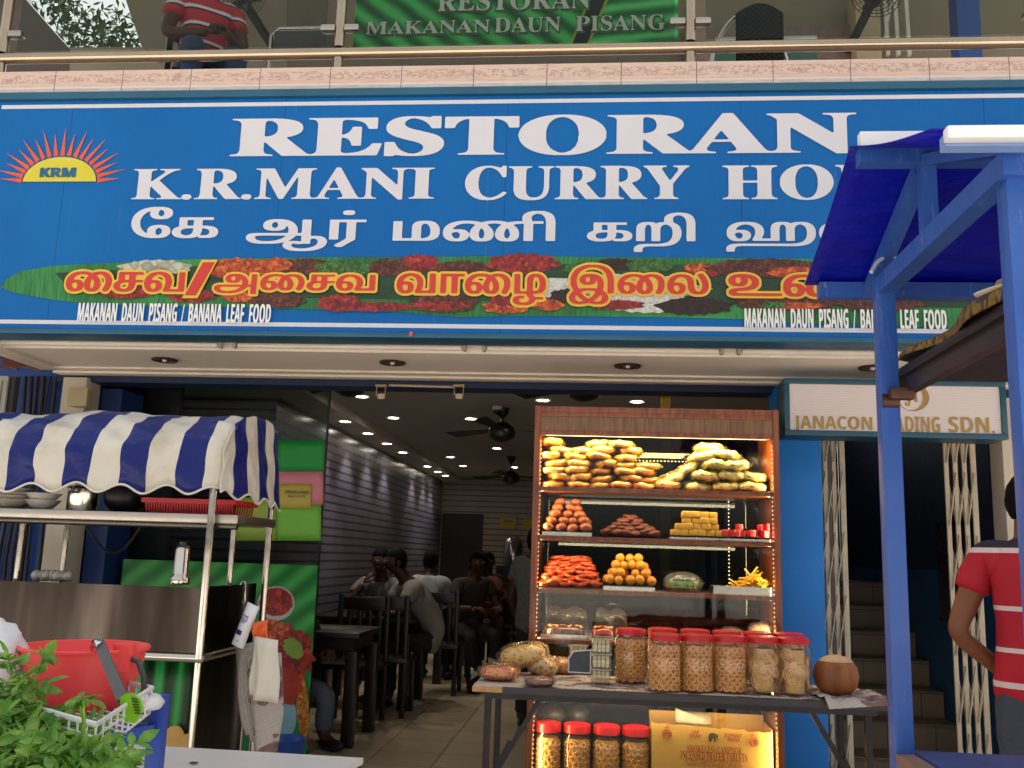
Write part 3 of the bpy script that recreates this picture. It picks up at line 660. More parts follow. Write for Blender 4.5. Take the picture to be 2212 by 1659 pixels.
p = P(178, 1090, 4.1, zs); t = thing('steel_pot', 'shiny steel pot on the cart shelf under the awning', 'pot', p)
M().lathe([(.001, 0), (.062, 0), (.066, .01), (.066, .10), (.071, .105), (.066, .11), (.06, .10), (.06, .02), (.001, .015)], p, 32).ob('pot_body', pole_st, t)
M().torus(p+V((.0, -.072, .08)), .014, .004, V((0, 0, 1))).ob('handle', dark_steel, t)
p = P(270, 1090, 4.15, zs); t = thing('black_pot', 'round black cooking pot between the steel pot and red tray', 'pot', p)
M().lathe([(.001, 0), (.05, 0), (.085, .03), (.095, .07), (.088, .105), (.095, .112), (.08, .105), (.001, .1)], p, 32).ob('pot_body', mat('black_pot_metal', '#17161a', .4, .3), t)
M().ell(p+V((0, 0, .115)), (.018, .018, .012)).ob('lid_knob', mat('black_pot_metal', '#17161a', .4, .3), t)
# flask standing on the counter edge
p = P(388, 1262, 4.02); t = thing('steel_flask', 'tall slim stainless steel flask standing behind the cart front panel', 'flask', p)
h = at(397, 1168, 4.02).z-p.z
M().lathe([(.001, 0), (.040, 0), (.042, .02), (.040, .03), (.034, .04), (.031, .05), (.030, h*.80), (.026, h*.87), (.020, h*.9), (.001, h*.9)], p, 30).ob('flask_body', pole_st, t)
M().lathe([(.016, h*.9), (.017, h*.97), (.008, h), (.001, h)], p, 20).ob('stopper', mat('black_cap', '#26221f', .4), t)
tag(M().tube([P(185+i*6, 1135+(60*math.sin(PI*i/20)), 4.45) for i in range(21)], .006, 8).ob('power_cable', mat('black_cable', '#1a1615', .5)), 'black cable looping down from the cart shelf in front of the slats', 'cable')
pk = M(); b0 = P(92, 1252, 4.0)
for i in range(7): pk.ell(b0+V((i*.024-.03, 0.01*(i % 2), .018)), (.022, .03, .024), 10, 6, .25, seed=i)
tag(pk.ob('plastic_bag', glass('clear_bag', '#e8e6e2', 1.2, .45, '#cfc9c0', .15, .6), ang=180), 'crumpled clear plastic bag lying on the left end of the cart counter', 'bag')
# skirt cloth behind the legs
sk = N('green_skirt_cloth'); xx = sk.sep(); wv = sk.n('TexWave'); wv.bands_direction = 'X'; wv.inputs['Scale'].default_value = 3.2; wv.inputs['Distortion'].default_value = 1.2; wv.inputs['Detail'].default_value = 3; sk.l(sk.co((1, 1, .25)), wv.inputs['Vector'])
sk.col(sk.ramp(sk.math('ADD', sk.math('MULTIPLY', wv.outputs['Fac'], .7), sk.math('MULTIPLY', sk.noise(9, sk.co((1, 1, .1)), 4), .3)), [(.25, lin('#0c3f1c')), (.5, lin('#157a34')), (.8, lin('#2eb257'))])); sk.set(.45)
t = thing('cloth_banner', 'green leaf printed cloth hanging under the cart counter', 'banner', (-2.3, 4.3, .1))
x0_ = at(290, 1500, 4.3).x; M().grid(lambda a, b: V((x0_-.5+(xr-.06-x0_+.5)*a, 4.3+.014*math.sin(a*60)*(1-b*.6)+.006*math.sin(a*140), .08+(zbar-.04-.08)*b)), 60, 6).ob('cloth', sk.m, t, ang=120, solid=.002)
for px, py, rx, ry, rot in ((372, 1592, .055, .075, .3), (403, 1605, .07, .06, -.7)):
    c = at(px, py+12, 4.262); M().ell((c.x, 4.262, c.z), (rx, .006, ry), 20, 10, rot=Matrix.Rotation(rot, 3, 'Y')).ob('fruit_print', mat('yellow_fruit_print', '#dcae55', .5, var=.15), t)
# hook, tissue pack, papers on the cart's right side
xs = xr+.02
hk = P(527, 1262, 4.12)
t = thing('wire_hook', 'bent wire hook hanging on the right edge of the cart counter', 'hook', hk)
top = P(526, 1262, 4.1); low = P(527, 1303, 4.1)
M().tube([top+V((-.014, 0, -.004)), top+V((-.008, 0, .01)), top+V((.004, 0, .012)), top+V((.008, 0, 0)), low+V((.004, 0, .01)), low+V((0, 0, 0)), low+V((-.008, 0, .004))], .0028, 8).ob('wire', pole_st, t)
t = thing('tissue_pack', 'white tissue pack with blue print hanging from the wire hook', 'packet', P(527, 1350, 4.08))
def tq(u, v, d=0):   # tilted pack plane, u across, v down
    a, b, c = P(535, 1300, 4.06), P(560, 1312, 4.06), P(500, 1390, 4.06)
    return a+(b-a)*u+(c-a)*v+V((0, -d, 0))
def pack(u, v): 
    bul = .022*math.sin(PI*u)**.5*math.sin(PI*max(.02, min(.98, v)))**.3
    return tq(u, v, bul)
def packb(u, v): return tq(u, v, -.004)
mm = M().grid(pack, 16, 20); mm.grid(packb, 6, 6); mm.ob('pack_body', mat('tissue_white', '#e9e9ee', .35, var=.03, bump=.15, bs=18), t, ang=180)
nv = mat('navy_print', '#27296e', .4)
for u0, u1, v0, v1 in ((.06, .62, .27, .40), (.06, .5, .425, .445), (.1, .56, .62, .73), (.35, .62, .86, .87)):
    M().grid(lambda a, b: pack(u0+(u1-u0)*a, v0+(v1-v0)*b)+V((0, -.0025, 0)), 8, 3).ob('print', nv, t, smooth=False)
lw = M(); text(lw, sans('PRIM'), .1, .58, .385, .285, lambda u, v: tuple(pack(u, v)+V((0, -.0045, 0))), res=40); lw.ob('lettering', mat('tissue_white', '#e9e9ee'), t, smooth=False)
t = tag(M().grid(lambda a, b: P(548+30*a-4*math.sin(b*5)+6*b, 1345+70*b-6*a, 4.05)+V((0, -.01*math.sin(a*4+b*6), 0)), 8, 10).ob('orange_bag', mat('orange_plastic', '#e8622a', .35, var=.1, bump=.4, bs=20), ang=180, solid=.006), 'bright orange plastic bag squeezed between the tissue pack and white papers', 'bag')
pw = mat('cream_paper', '#d8d2c4', .7, var=.08)
t = thing('paper_bundle', 'bundle of folded cream paper bags hanging over the newspapers', 'paper bags', P(570, 1430, 4.0))
for k_ in range(5):
    d = k_*.006
    M().grid(lambda a, b: P(548+46*a+k_*2+3*math.sin(b*6+k_)-8*b*(1-a), 1375+(125+k_*3)*b+8*a, 4.02-d)+V((0, -.006*math.sin(a*7+b*3+k_), 0)), 8, 8).ob('paper', pw, t, ang=180, solid=.002)
def news_mat(name, tint='#c9c2b8'):
    n = N(name); x = n.sep(); br = n.n('TexBrick'); br.inputs['Scale'].default_value = 1; br.inputs['Brick Width'].default_value = .055; br.inputs['Row Height'].default_value = .009; br.inputs['Mortar Size'].default_value = .0032
    br.inputs['Color1'].default_value = (*lin('#6e6963'), 1); br.inputs['Color2'].default_value = (*lin('#9d968d'), 1); br.inputs['Mortar'].default_value = (*lin(tint), 1)
    n.l(n.co((1, 1, 1), (R(90), 0, R(20))), br.inputs[0])
    pic = n.math('GREATER_THAN', n.noise(7, None, 1), .5); ph = n.ramp(n.noise(26, None, 4), [(.3, lin('#241f1e')), (.45, lin('#7a4a38')), (.52, lin('#5a5a6c')), (.65, lin('#b8a494'))])
    n.col(n.mix(n.math('MULTIPLY', pic, .9), n.mix(.5, br.outputs[0], lin(tint)), ph)); n.set(.8); return n.m
nw = news_mat('newsprint', '#b3aaa2')
t = thing('newspaper_bundle', 'hanging bundle of old newspapers on the right side of the steel cart', 'newspapers', P(560, 1500, 4.2))
for k_ in range(7):
    def sheet(a, b, k_=k_):
        xl = 508+k_*5+20*max(0, b-.5)*1.6; xr_ = 565+k_*7; yt, yb_ = 1392+k_*4, 1560+k_*14
        x = xl+(xr_-xl)*a*(1-.45*max(0, b-.6)/.4*(1-.6*a)); return P(x+4*math.sin(b*4+k_), yt+(yb_-yt)*b+(10*a if k_ % 2 else -6*a), 4.12-.012*k_)+V((0, -.01*math.sin(a*5+k_), 0))
    M().grid(sheet, 6, 10).ob('sheet', nw, t, ang=180, solid=.0025)

# ================================================================== BANNER STAND WITH DISHES (inside the entrance)
yB = 6.02
bp = N('leaf_banner_print'); v = bp.co((1, 1, 1), (0, R(-48), 0)); wv = bp.n('TexWave'); wv.bands_direction = 'X'; wv.inputs['Scale'].default_value = 2.3; wv.inputs['Distortion'].default_value = 2.5; wv.inputs['Detail'].default_value = 3; bp.l(v, wv.inputs['Vector'])
bp.col(bp.ramp(bp.math('ADD', bp.math('MULTIPLY', wv.outputs['Fac'], .55), bp.math('MULTIPLY', bp.noise(2), .4)), [(.2, lin('#17702f')), (.5, lin('#2a9440')), (.85, lin('#4fb255'))])); bp.set(.35)
a, b = P(265, 1222, yB), P(687, 1222, yB); zt_ = b.z
t = thing('banner_stand', 'upright green banner with curry bowl and crab dish pictures at the entrance', 'banner', ((a.x+b.x)/2, yB, .02))
M().box(a.x, b.x, yB, yB+.012, .02, zt_).ob('banner_sheet', bp.m, t, smooth=False)
BQ = lambda px, py, d: V((at(px, py, yB).x, yB-d, at(px, py, yB).z))
M().add([BQ(*q, .003) for q in ((560, 1290), (612, 1305), (668, 1418), (664, 1626), (330, 1626), (330, 1450), (430, 1330))], [tuple(range(7))]).ob('leaf_print', mat('deep_green_print', '#0f7a44', .35, var=.2, vs=4), t, smooth=False)
def blob(px, py, rx, ry, m_, name, d, n_=36, j=.08, sd=1, rot=0):
    r_ = random.Random(sd); ps = []
    for i in range(n_):
        A = 2*PI*i/n_; q = 1+j*(r_.random()-.5)*2; x, y = rx*math.cos(A)*q, ry*math.sin(A)*q
        ps.append(BQ(px+x*math.cos(rot)-y*math.sin(rot), py+x*math.sin(rot)+y*math.cos(rot), d))
    M().add(ps, [tuple(range(n_))]).ob(name, m_, t, smooth=False)
blob(597, 1303, 40, 37, mat('bowl_print_rim', '#b9b4ac', .3), 'bowl_print', .005, j=.0)
blob(597, 1300, 36, 31, food_mat('curry_print', ('#4a0e0c', '#9c221e', '#c23a2a', '#d9774a'), 16), 'dish_print', .0065, j=.03)
blob(590, 1365, 42, 26, food_mat('noodle_print', ('#5a160e', '#b2401f', '#d4703a', '#e0a060'), 22), 'dish_print', .0055, j=.15, sd=4)
blob(632, 1415, 48, 55, food_mat('crab_print', ('#3a0c0a', '#8a1a16', '#b63220', '#d06a3a'), 12), 'dish_print', .0075, j=.16, sd=8)
blob(655, 1530, 13, 72, food_mat('claw_print', ('#6a2a10', '#b06a24', '#d09a3a', '#d9b860'), 20), 'dish_print', .0085, j=.08, sd=3, rot=-.06)
blob(625, 1480, 30, 40, food_mat('crab_print', ()) if False else _mats.get('x') or mat('crab_shell_print', '#a83020', .4, var=.4, vs=12), 'dish_print', .0092, j=.2, sd=12)
blob(592, 1545, 48, 62, mat('pale_blue_print', '#86b4c8', .4, var=.08), 'sky_print', .0045, j=.06, sd=5)
blob(635, 1400, 18, 26, mat('okra_print', '#7a9a3a', .4, var=.3), 'dish_print', .0095, j=.1, sd=6, rot=-.7)

# ================================================================== GLASS PARTITION WITH COLOURED PAPERS
yG = 6.25
gp = glass('shop_glass', '#d2d8d4', .35)
a, b = P(212, 1000, yG), P(700, 1000, yG)
t = thing('glass_partition', 'frameless glass shopfront panel left of the entrance with dark edge strip', 'glass panel', ((a.x+b.x)/2, yG, 0))
M().box(a.x, b.x, yG, yG+.01, 0.01, 2.42).ob('pane', gp, t, smooth=False)
M().box(b.x+.001, b.x+.014, yG-.004, yG+.014, 0.01, 2.42).ob('edge_strip', mat('black_strip', '#15120f', .4), t)
GQ = lambda px, py: at(px, py, yG-.004)
def paper(x0, x1, y0, y1, h, name, label, cat_='poster', d=.004, curl=0, m_=None):
    q = [GQ(x0, y0), GQ(x1, y0), GQ(x1, y1), GQ(x0, y1)]
    o = M().grid(lambda a, b: (q[0]+(q[1]-q[0])*a)*(1-b)+(q[3]+(q[2]-q[3])*a)*b+V((0, -d-curl*(.5-.5*math.cos(2*PI*a))*b, 0)), 8, 4).ob(name, m_ or mat(name+h, h, .5, var=.05, vs=2), ang=180, solid=.002)
    return tag(o, label, cat_)
paper(601, 701, 951, 1018, '#22a444', 'paper_sheet', 'dark green paper sheet taped on the glass above the pink one')
paper(600, 699, 1018.5, 1090, '#e48a98', 'paper_sheet', 'pink paper sheet taped on the glass below the green one')
paper(598, 694, 1090.5, 1168, '#7cc846', 'paper_sheet', 'grass green paper sheet taped on the glass below the pink one')
paper(510, 597, 1075, 1168, '#9cb848', 'paper_sheet', 'olive lime paper sheet on the glass left of the grass green one')
yp = paper(604, 674, 1045, 1098, '#c9b552', 'notice', 'yellow notice with two lines of small print stuck over the pink paper', 'notice', .010, .006)
ink = mat('brown_ink', '#4a4018', .6)
lt = M()
for s, x0, x1, y0, y1 in (('COMPLAINT & PAYMENT', 615, 668, 1060, 1066), ('CALL 012-3333333', 622, 661, 1069, 1074)):
    p, q = at(x0, y1, yG-.022), at(x1, y0, yG-.022); text(lt, sans(s), p.x, q.x, p.z, q.z, lambda u, v: (u, yG-.022, v), res=60)
o = lt.ob('lettering', ink, yp, smooth=False)
# ================================================================== SWEETS CABINET
yC = 4.95; yD = 5.42
cx0, cx1 = at(1147, 1200, yC).x, at(1688, 1200, yC).x
def Zc(py, px=1400): return at(px, py, yC).z
wood = N('red_brown_wood'); f_ = wood.noise(8, wood.co((6, 6, .5)), 6); wood.col(wood.ramp(f_, [(.3, lin('#5c2c14')), (.55, lin('#8a4622')), (.8, lin('#a45a34'))])); wood.set(.35, 0, .5, .2); wood = wood.m
wood_h = N('wood_header'); f_ = wood_h.noise(10, wood_h.co((9, 2, .6)), 6); wood_h.col(wood_h.ramp(f_, [(.3, lin('#5e4028')), (.55, lin('#7d5a3c')), (.8, lin('#92694a'))])); wood_h.set(.4); wood_h = wood_h.m
cab = thing('display_cabinet', 'tall red wood display cabinet with lit glass shelves of sweets', 'cabinet', ((cx0+cx1)/2, 5.18, 0))
zT = Zc(880); zH = Zc(943)
for x in (cx0, cx1-.032): M().box(x, x+.032, yC, yD, 0, zT, .004).ob('side_panel', wood, cab)
M().box(cx0+.0325, cx1-.0325, yC+.002, yD, zT-.03, zT-.002, .003).ob('top_panel', wood, cab)
M().box(cx0+.033, cx1-.033, yC+.004, yC+.03, zH, zT-.031).ob('header_panel', wood_h, cab)
for za, zb2 in ((zT-.055, zT-.031), (zH-.004, zH+.022)): M().box(cx0+.033, cx1-.033, yC-.004, yC+.0035, za, zb2, .003).ob('header_trim', wood, cab)
SH = [Zc(1056), Zc(1163), Zc(1279), Zc(1389), Zc(1513), .10]
for i, z in enumerate(SH):
    M().box(cx0+.0325, cx1-.0325, yC+.012, yD-.02, z-.022, z, .002).ob('shelf', wood, cab)
M().box(cx0+.0325, cx1-.0325, yC+.004, yC+.008, .1, zH-.006).ob('glass_front', glass('cabinet_glass', '#f4f6f4', .35), cab, smooth=False)
M().box(cx0+.0325, cx1-.0325, yD-.012, yD-.008, .1, zT-.04).ob('glass_back', glass('cabinet_back_glass', '#8f9690', .5), cab, smooth=False)
bead = emit('led_bead', '#ffe2b0', 1.1)
for x in (cx0+.037, cx1-.037):
    m = M()
    for i in range(int((zH-.12)/.022)): m.ell((x, yC+.016, .12+.022*i), (.0022, .0022, .003), 6, 4)
    m.ob('light_strip', bead, cab)
m = M()
for i in range(34): m.ell((cx1-.2, yD-.03, SH[2]+.03+.021*i), (.003, .003, .004), 6, 4)
for i in range(26): m.ell((cx0+.55+.02*i, yD-.03, SH[0]+.19), (.004, .003, .003), 6, 4)
m.ob('light_strip', bead, cab)
M().box(cx0+.06, cx1-.06, yC+.035, yC+.055, zH+.002, zH+.012).ob('lamp_tube', emit('cabinet_lamp', '#ffd890', 5), cab)
def area(name, loc, size, sy, power, rot, colr=(1, .72, .36)):
    l = bpy.data.lights.new(name, 'AREA'); l.shape = 'RECTANGLE'; l.size = size; l.size_y = sy; l.energy = power; l.color = colr
    o = bpy.data.objects.new(name, l); COL.objects.link(o); o.parent = cab; o.location = V(loc)-cab.location; o.rotation_euler = rot; return o
xm = (cx0+cx1)/2
area('cabinet_top_light', (xm, yC+.045, zH-.004), 1.1, .05, 8.5, (R(32), 0, 0), (1, .68, .26))
for s, x in ((1, cx0+.044), (-1, cx1-.044)):
    area('cabinet_side_light', (x, yC+.06, (zH+.1)/2+.05), 1.7, .04, 3.6, (0, R(-90)*s, 0))
for z in SH[:5]: area('shelf_fill_light', (xm, yC+.05, z-.028), 1.05, .03, 1.5, (R(35), 0, 0), (1, .8, .52))  # unseen fill lamps added under the shelf fronts to brighten the sweets

# ---- goods in the cabinet
rn = random.Random(11)
def pkt_mat(name, cols, vs=55):
    n = N(name); vo = n.n('TexVoronoi'); vo.inputs['Scale'].default_value = vs; n.l(n.co((1, 1, 1.6)), vo.inputs[0])
    f = n.math('ADD', n.math('MULTIPLY', vo.outputs['Distance'], .8), n.math('MULTIPLY', n.noise(30, None, 5), .5))
    n.col(n.ramp(f, [(.25, lin(cols[0])), (.5, lin(cols[1])), (.75, lin(cols[2]))])); n.set(.25, 0, .6, .5); n.bump(vo.outputs['Distance'], .5, .006)
    return n.m
def packet(name, r, m_, seed, label, group):
    rr = random.Random(seed); ph = [rr.random()*6 for _ in range(4)]
    t = thing(name, label, 'snack packet', (0, 0, 0), group=group)
    mm = M().ell((0, 0, 0), r, 26, 14, .05, pw=.72, seed=seed)
    mm.v = [(x, y, z*(1+.18*math.sin(9*x/r[0]+ph[0])*math.cos(5*y/r[1]+ph[1]))+.004*math.sin(6*x/r[0]+ph[2])+r[2]) for x, y, z in mm.v]
    mm.ob('contents', m_, t, ang=180)
    fl = M().grid(lambda a, b: V((r[0]*(.92+.22*a), r[1]*1.3*(b-.5), r[2]+.012*math.sin(b*9+ph[3])*a)), 3, 8).grid(lambda a, b: V((-r[0]*(.92+.18*a), r[1]*1.3*(b-.5), r[2]+.01*math.sin(b*8+ph[3])*a)), 3, 8)
    M().ell((0, 0, r[2]), (r[0]*1.06, r[1]*1.05, r[2]*1.14), 24, 12, .12, pw=.75, seed=seed+5).ob('wrapper', glass('packet_sheen', '#fdfaf2', 1.3, .04, '#efe6c8', .1, .8), t, ang=180)
    fl.ob('wrapper_end', glass('packet_film', '#f3efe6', 1.6, .22, '#d8cfae', .12, .5), t, ang=180); return t
yel = pkt_mat('yellow_snack', ('#9a5410', '#dc9018', '#f0b838')); grn = pkt_mat('green_snack', ('#5c5a1c', '#aca442', '#d6ca7a'), 40)
pA = packet('snack_packet', (.066, .10, .021), yel, 3, 'clear packet of yellow fried snack in the left stack on the top shelf', 'yellow snack packets on the top shelf')
first = True; z0 = SH[0]+.002
for lv in range(7):
    for c in range(5):
        if lv >= 4 and c == 4 or (lv == 6 and c in (1,)): continue
        loc = (cx0+.10+c*.122+rn.uniform(-.018, .018)+(.024 if lv % 2 else 0), 5.12+rn.uniform(-.02, .03), z0+lv*.0375)
        rot = (rn.uniform(-.08, .08), rn.uniform(-.13, .13), rn.uniform(-.3, .3))
        if first: pA.location = loc; pA.rotation_euler = rot; first = False
        else: dup(pA, loc, rot=rot, scale=(rn.uniform(.92, 1.05), 1, rn.uniform(.85, 1.1)))
pB = packet('snack_packet', (.082, .10, .027), grn, 7, 'clear packet of pale green snack in the right heap on the top shelf', 'pale green snack packets on the top shelf')
first = True
for x, z, ry in ((.70, 0, 0), (.86, 0, .05), (1.01, 0, -.05), (1.13, 0, .05), (.74, .05, -.5), (.90, .052, .1), (1.03, .055, 0), (1.15, .055, .1), (.83, .105, -.6), (.95, .11, .05), (1.05, .115, -.05), (.90, .16, -.2), (1.0, .17, .15), (.93, .205, 0)):
    loc = (cx0+x, 5.13+rn.uniform(-.03, .03), z0+z); rot = (rn.uniform(-.1, .1), ry, rn.uniform(-.3, .3))
    if first: pB.location = loc; pB.rotation_euler = rot; first = False
    else: dup(pB, loc, rot=rot)
tray_m = mat('tray_steel', '#cfcac2', .25, 1, var=.06)
def tray(px0, px1, py, sh, label, y0=5.0, y1=5.22, h=.02):
    a = at(px0, py, y0).x; b = at(px1, py, y0).x; z = SH[sh]+.001
    t = thing('steel_tray', label, 'tray', ((a+b)/2, (y0+y1)/2, z))
    M().box(a+.006, b-.006, y0+.006, y1-.006, z, z+.004).ob('tray_base', tray_m, t)
    m = M(); m.bar((a, y0, z+h/2), (b, y0, z+h/2), .003, h); m.bar((a, y1, z+h/2), (b, y1, z+h/2), .003, h); m.bar((a, y0+.002, z+h/2), (a, y1-.002, z+h/2), .003, h); m.bar((b, y0+.002, z+h/2), (b, y1-.002, z+h/2), .003, h)
    m.ob('tray_rim', tray_m, t, smooth=False); return a, b, z+.005
def heap(o, pts, jr=.3):
    for i, p in enumerate(pts):
        rot = (rn.uniform(-jr, jr), rn.uniform(-jr, jr), rn.uniform(0, 6))
        if i == 0: o.location = p; o.rotation_euler = rot
        else: dup(o, p, rot=rot, scale=rn.uniform(.9, 1.08))
def pyramid(a, b, y0, y1, z, dx, dy, dz, levels, shrink=.5):
    out = []
    for l in range(levels):
        xa, xb = a+dx*(.5+l*shrink), b-dx*(.5+l*shrink); nx = max(1, int(round((xb-xa)/dx))+1)
        ya, yb_ = y0+dy*(.5+l*.35), y1-dy*(.5+l*.35); ny = max(1, int(round((yb_-ya)/dy))+1)
        for i in range(nx):
            for j in range(min(ny, 2 if l < levels-1 else 1)):
                out.append((xa+(xb-xa)*(i/(nx-1) if nx > 1 else .5)+rn.uniform(-.006, .006), ya+j*dy+rn.uniform(-.006, .006), z+l*dz+rn.uniform(-.003, .003)))
    return out
def sweet(name, r, m_, label, group, kind='ell', cat_='sweet', seed=1):
    m = M()
    if kind == 'ell': m.ell((0, 0, 0), r, 14, 9, .07, seed=seed)
    elif kind == 'cube': m.box(-r[0], r[0], -r[1], r[1], -r[2], r[2], .004)
    elif kind == 'ring':
        for i in range(3): m.torus((0, 0, (i-1)*.004), r[0]*(.35+.28*i), r[2]*.75, n=16, m=6)
    o = m.ob(name, m_, smooth=True, ang=60); return tag(o, label, cat_, group)
a, b, z = tray(1172, 1278, 1150, 1, 'shiny flat steel tray under the brown doughnut pile')
heap(sweet('fried_doughnut', (.032, .030, .022), mat('doughnut_brown', '#9a4c22', .4, var=.3, vs=30, bump=.3, bs=80, coat=.2), 'round brown fried doughnut piled on the tray at the left of the second shelf', 'brown doughnuts on the second shelf'), pyramid(a, b, 5.01, 5.2, z+.02, .058, .058, .034, 5, .27))
heap(sweet('fried_cake', (.034, .030, .014), mat('flat_cake_brown', '#6e3420', .5, var=.35, vs=24, bump=.4, coat=.1), 'flat dark brown fried cake in the low heap in the middle of the second shelf', 'flat brown cakes on the second shelf'), pyramid(at(1300, 1150, 5.03).x, at(1425, 1150, 5.03).x, 5.03, 5.22, SH[1]+.016, .05, .055, .021, 5, .55))
a, b, z = tray(1447, 1553, 1155, 1, 'flat steel tray under the yellow sweet blocks', h=.012)
hp = []
for l, (n_, off) in enumerate(((6, 0), (5, .5), (4, 1.3), (4, 1.3))):
    for i in range(n_): 
        for j in (0, 1): hp.append((a+.03+(i+off)*.045, 5.04+j*.05, z+.016+l*.031))
heap(sweet('yellow_sweet_block', (.0215, .022, .0155), mat('yellow_block', '#cf9a2a', .6, var=.15, vs=20, bump=.2), 'yellow sweet block stacked in the stepped pile on the second shelf', 'yellow sweet blocks', 'cube'), hp, .04)
for c in COL.objects:
    if c.name.startswith('yellow_sweet_block'): c.rotation_euler.z = rn.uniform(-.06, .06)
a, b, z = tray(1557, 1668, 1158, 1, 'flat steel tray under the red sweet cubes', h=.012)
hp = [(a+.022+i*.034, 5.03+.04*(i % 2), z+.018) for i in range(8)]+[(a+.10, 5.04, z+.052), (a+.21, 5.05, z+.052), (a+.25, 5.04, z+.052)]
heap(sweet('red_sweet_cube', (.0165, .0165, .017), mat('red_sweet', '#c2141c', .35, var=.12, coat=.3), 'red sweet cube on the right tray of the second shelf', 'red sweet cubes', 'cube'), hp, .05)
heap(sweet('orange_fritter', (.036, .032, .011), mat('fritter_orange', '#c04a14', .4, var=.35, vs=26, bump=.5, bs=70, coat=.3), 'bright orange ring fritter in the tall heap on the third shelf', 'orange fritters on the third shelf', 'ring'), pyramid(at(1164, 1262, 5.02).x, at(1296, 1262, 5.02).x, 5.01, 5.2, SH[2]+.014, .056, .06, .0185, 8, .14))
a, b, z = tray(1304, 1414, 1268, 2, 'steel tray under the golden ball sweets')
heap(sweet('ball_sweet', (.025, .025, .025), mat('ball_gold', '#c8811e', .5, var=.25, vs=40, bump=.4, bs=120), 'golden ball sweet heaped on the steel tray of the third shelf', 'golden ball sweets'), pyramid(a, b, 5.01, 5.2, z+.024, .05, .05, .037, 4, .36))
# green sweet under film, yellow crumbs
p = V((at(1475, 1268, 5.1).x, 5.1, SH[2]+.001)); t = thing('steel_dish', 'round steel dish of green sweets under clear film on the third shelf', 'dish', p)
M().lathe([(.001, 0), (.075, 0), (.095, .022), (.10, .022), (.09, .018), (.001, .006)], p, 34).ob('dish', tray_m, t)
m = M()
for i in range(16): m.box(p.x-.065+.03*(i % 5)-.004, p.x-.065+.03*(i % 5)+.022, 5.06+.026*((i//5) % 2), 5.06+.026*((i//5) % 2)+.022, p.z+.008+.024*(i//10), p.z+.03+.024*(i//10), .003)
m.ob('green_sweets', mat('green_sweet', '#7d9a3c', .5, var=.2), t)
M().ell(p+V((0, 0, .05)), (.105, .09, .055), 20, 10, .12, seed=5).ob('film', glass('cling_film', '#f0f4ee', 1.5, .10, '#d8e0d0', .1, .7), t, ang=180)
a, b, z = tray(1542, 1672, 1272, 2, 'deep silver foil tray of yellow crisps at the right of the third shelf', h=.04)
m = M()
for i in range(170):
    rr_ = rn.random(); x = rn.gauss(.66, .16); x = min(.95, max(.05, x)); hh = .02+.085*max(0, 1-abs(x-.72)/.33)*rn.random()
    m.box(a+(b-a)*x, a+(b-a)*x+.018, 5.02+.16*rn.random(), 5.04+.16*rn.random(), z+hh, z+hh+.008, .002, rot=Matrix.Rotation(rn.uniform(-1, 1), 3, 'Y') @ Matrix.Rotation(rn.uniform(0, 3), 3, 'Z'))
tag(m.ob('yellow_crisps', mat('crisp_yellow', '#dda51c', .45, var=.2, vs=40)), 'heap of small bright yellow crisps in the foil tray', 'crisps', kind='stuff')
ck = pkt_mat('date_cake', ('#1c0c08', '#3c1c12', '#5a2e1c'), 36); ck2 = pkt_mat('red_halwa', ('#3a0c0a', '#6e1a14', '#9c3420'), 30)
for i, (x0_, x1_, mm_, lb, d) in enumerate(((1168, 1268, ck, 'flat steel tray of dark brown cake with nuts at the left of the fourth shelf', 1), (1272, 1335, ck2, 'narrow steel tray of red brown halwa beside the dark cake', 2))):
    a, b, z = tray(x0_, x1_, 1378, 3, lb)
    m = M().ell(((a+b)/2, 5.11, z+.012), ((b-a)/2-.012, .09, .045), 24, 10, .06, pw=.5, seed=i)
    tag(m.ob('cake_slab', mm_, ang=180), ('dark nutty cake slab' if d == 1 else 'red brown halwa slab')+' lying in its steel tray on the fourth shelf', 'cake')
    nm = M()
    for k in range(26): nm.ell((a+.03+(b-a-.06)*rn.random(), 5.03+.12*rn.random(), z+.052+.004*rn.random()), (.010, .007, .004), 6, 4, rot=Matrix.Rotation(rn.random()*3, 3, 'Z'))
    tag(nm.ob('cashew_topping', mat('cashew', '#c99c4c', .5)), 'pale nuts scattered over the '+('dark nutty cake' if d == 1 else 'red halwa'), 'nuts', kind='stuff')
# bags and loaves on the fourth shelf, right
for i, (px, py, rx, rz_, mm_, lb) in enumerate(((1580, 1362, .06, .03, pkt_mat('brown_biscuit', ('#4a2412', '#8a4c22', '#b07a40'), 40), 'bag of brown biscuits on the fourth shelf behind the jars'), (1648, 1352, .07, .045, pkt_mat('peach_snack', ('#8a4a2a', '#d08a5c', '#e6b088'), 30), 'bag of peach coloured crisps at the right end of the fourth shelf'))):
    t = thing('snack_bag', lb, 'bag', (at(px, py, 5.12).x, 5.12, SH[3])); c = V((at(px, py, 5.12).x, 5.12, SH[3]+rz_+.012))
    M().ell(c, (rx, .08, rz_), 20, 12, .12, pw=.8, seed=i+40).ob('contents', mm_, t, ang=180)
    M().ell(c+V((0, 0, .006)), (rx*1.1, .088, rz_*1.18), 20, 12, .16, pw=.8, seed=i+60).ob('wrapper', glass('cling_film', ''), t, ang=180)
for i, (px, w_, lb) in enumerate(((1225, .13, 'empty clear bag standing behind the dark cake on the fourth shelf'), (1320, .10, 'empty clear bag standing behind the halwa tray on the fourth shelf'))):
    c = at(px, 1330, 5.26); m = M().grid(lambda a, b: V((c.x+w_*(a-.5)*2*(1-.25*b), 5.26+.02*math.sin(a*9+i)+.02*math.sin(b*7), SH[3]+.004+.14*b+.01*math.sin(a*11))), 14, 10)
    tag(m.ob('plastic_bag', glass('thick_film', '#d8d4ca', 1.8, .16, '#c0b4a4', .1, 1.0), ang=180), lb, 'bag')

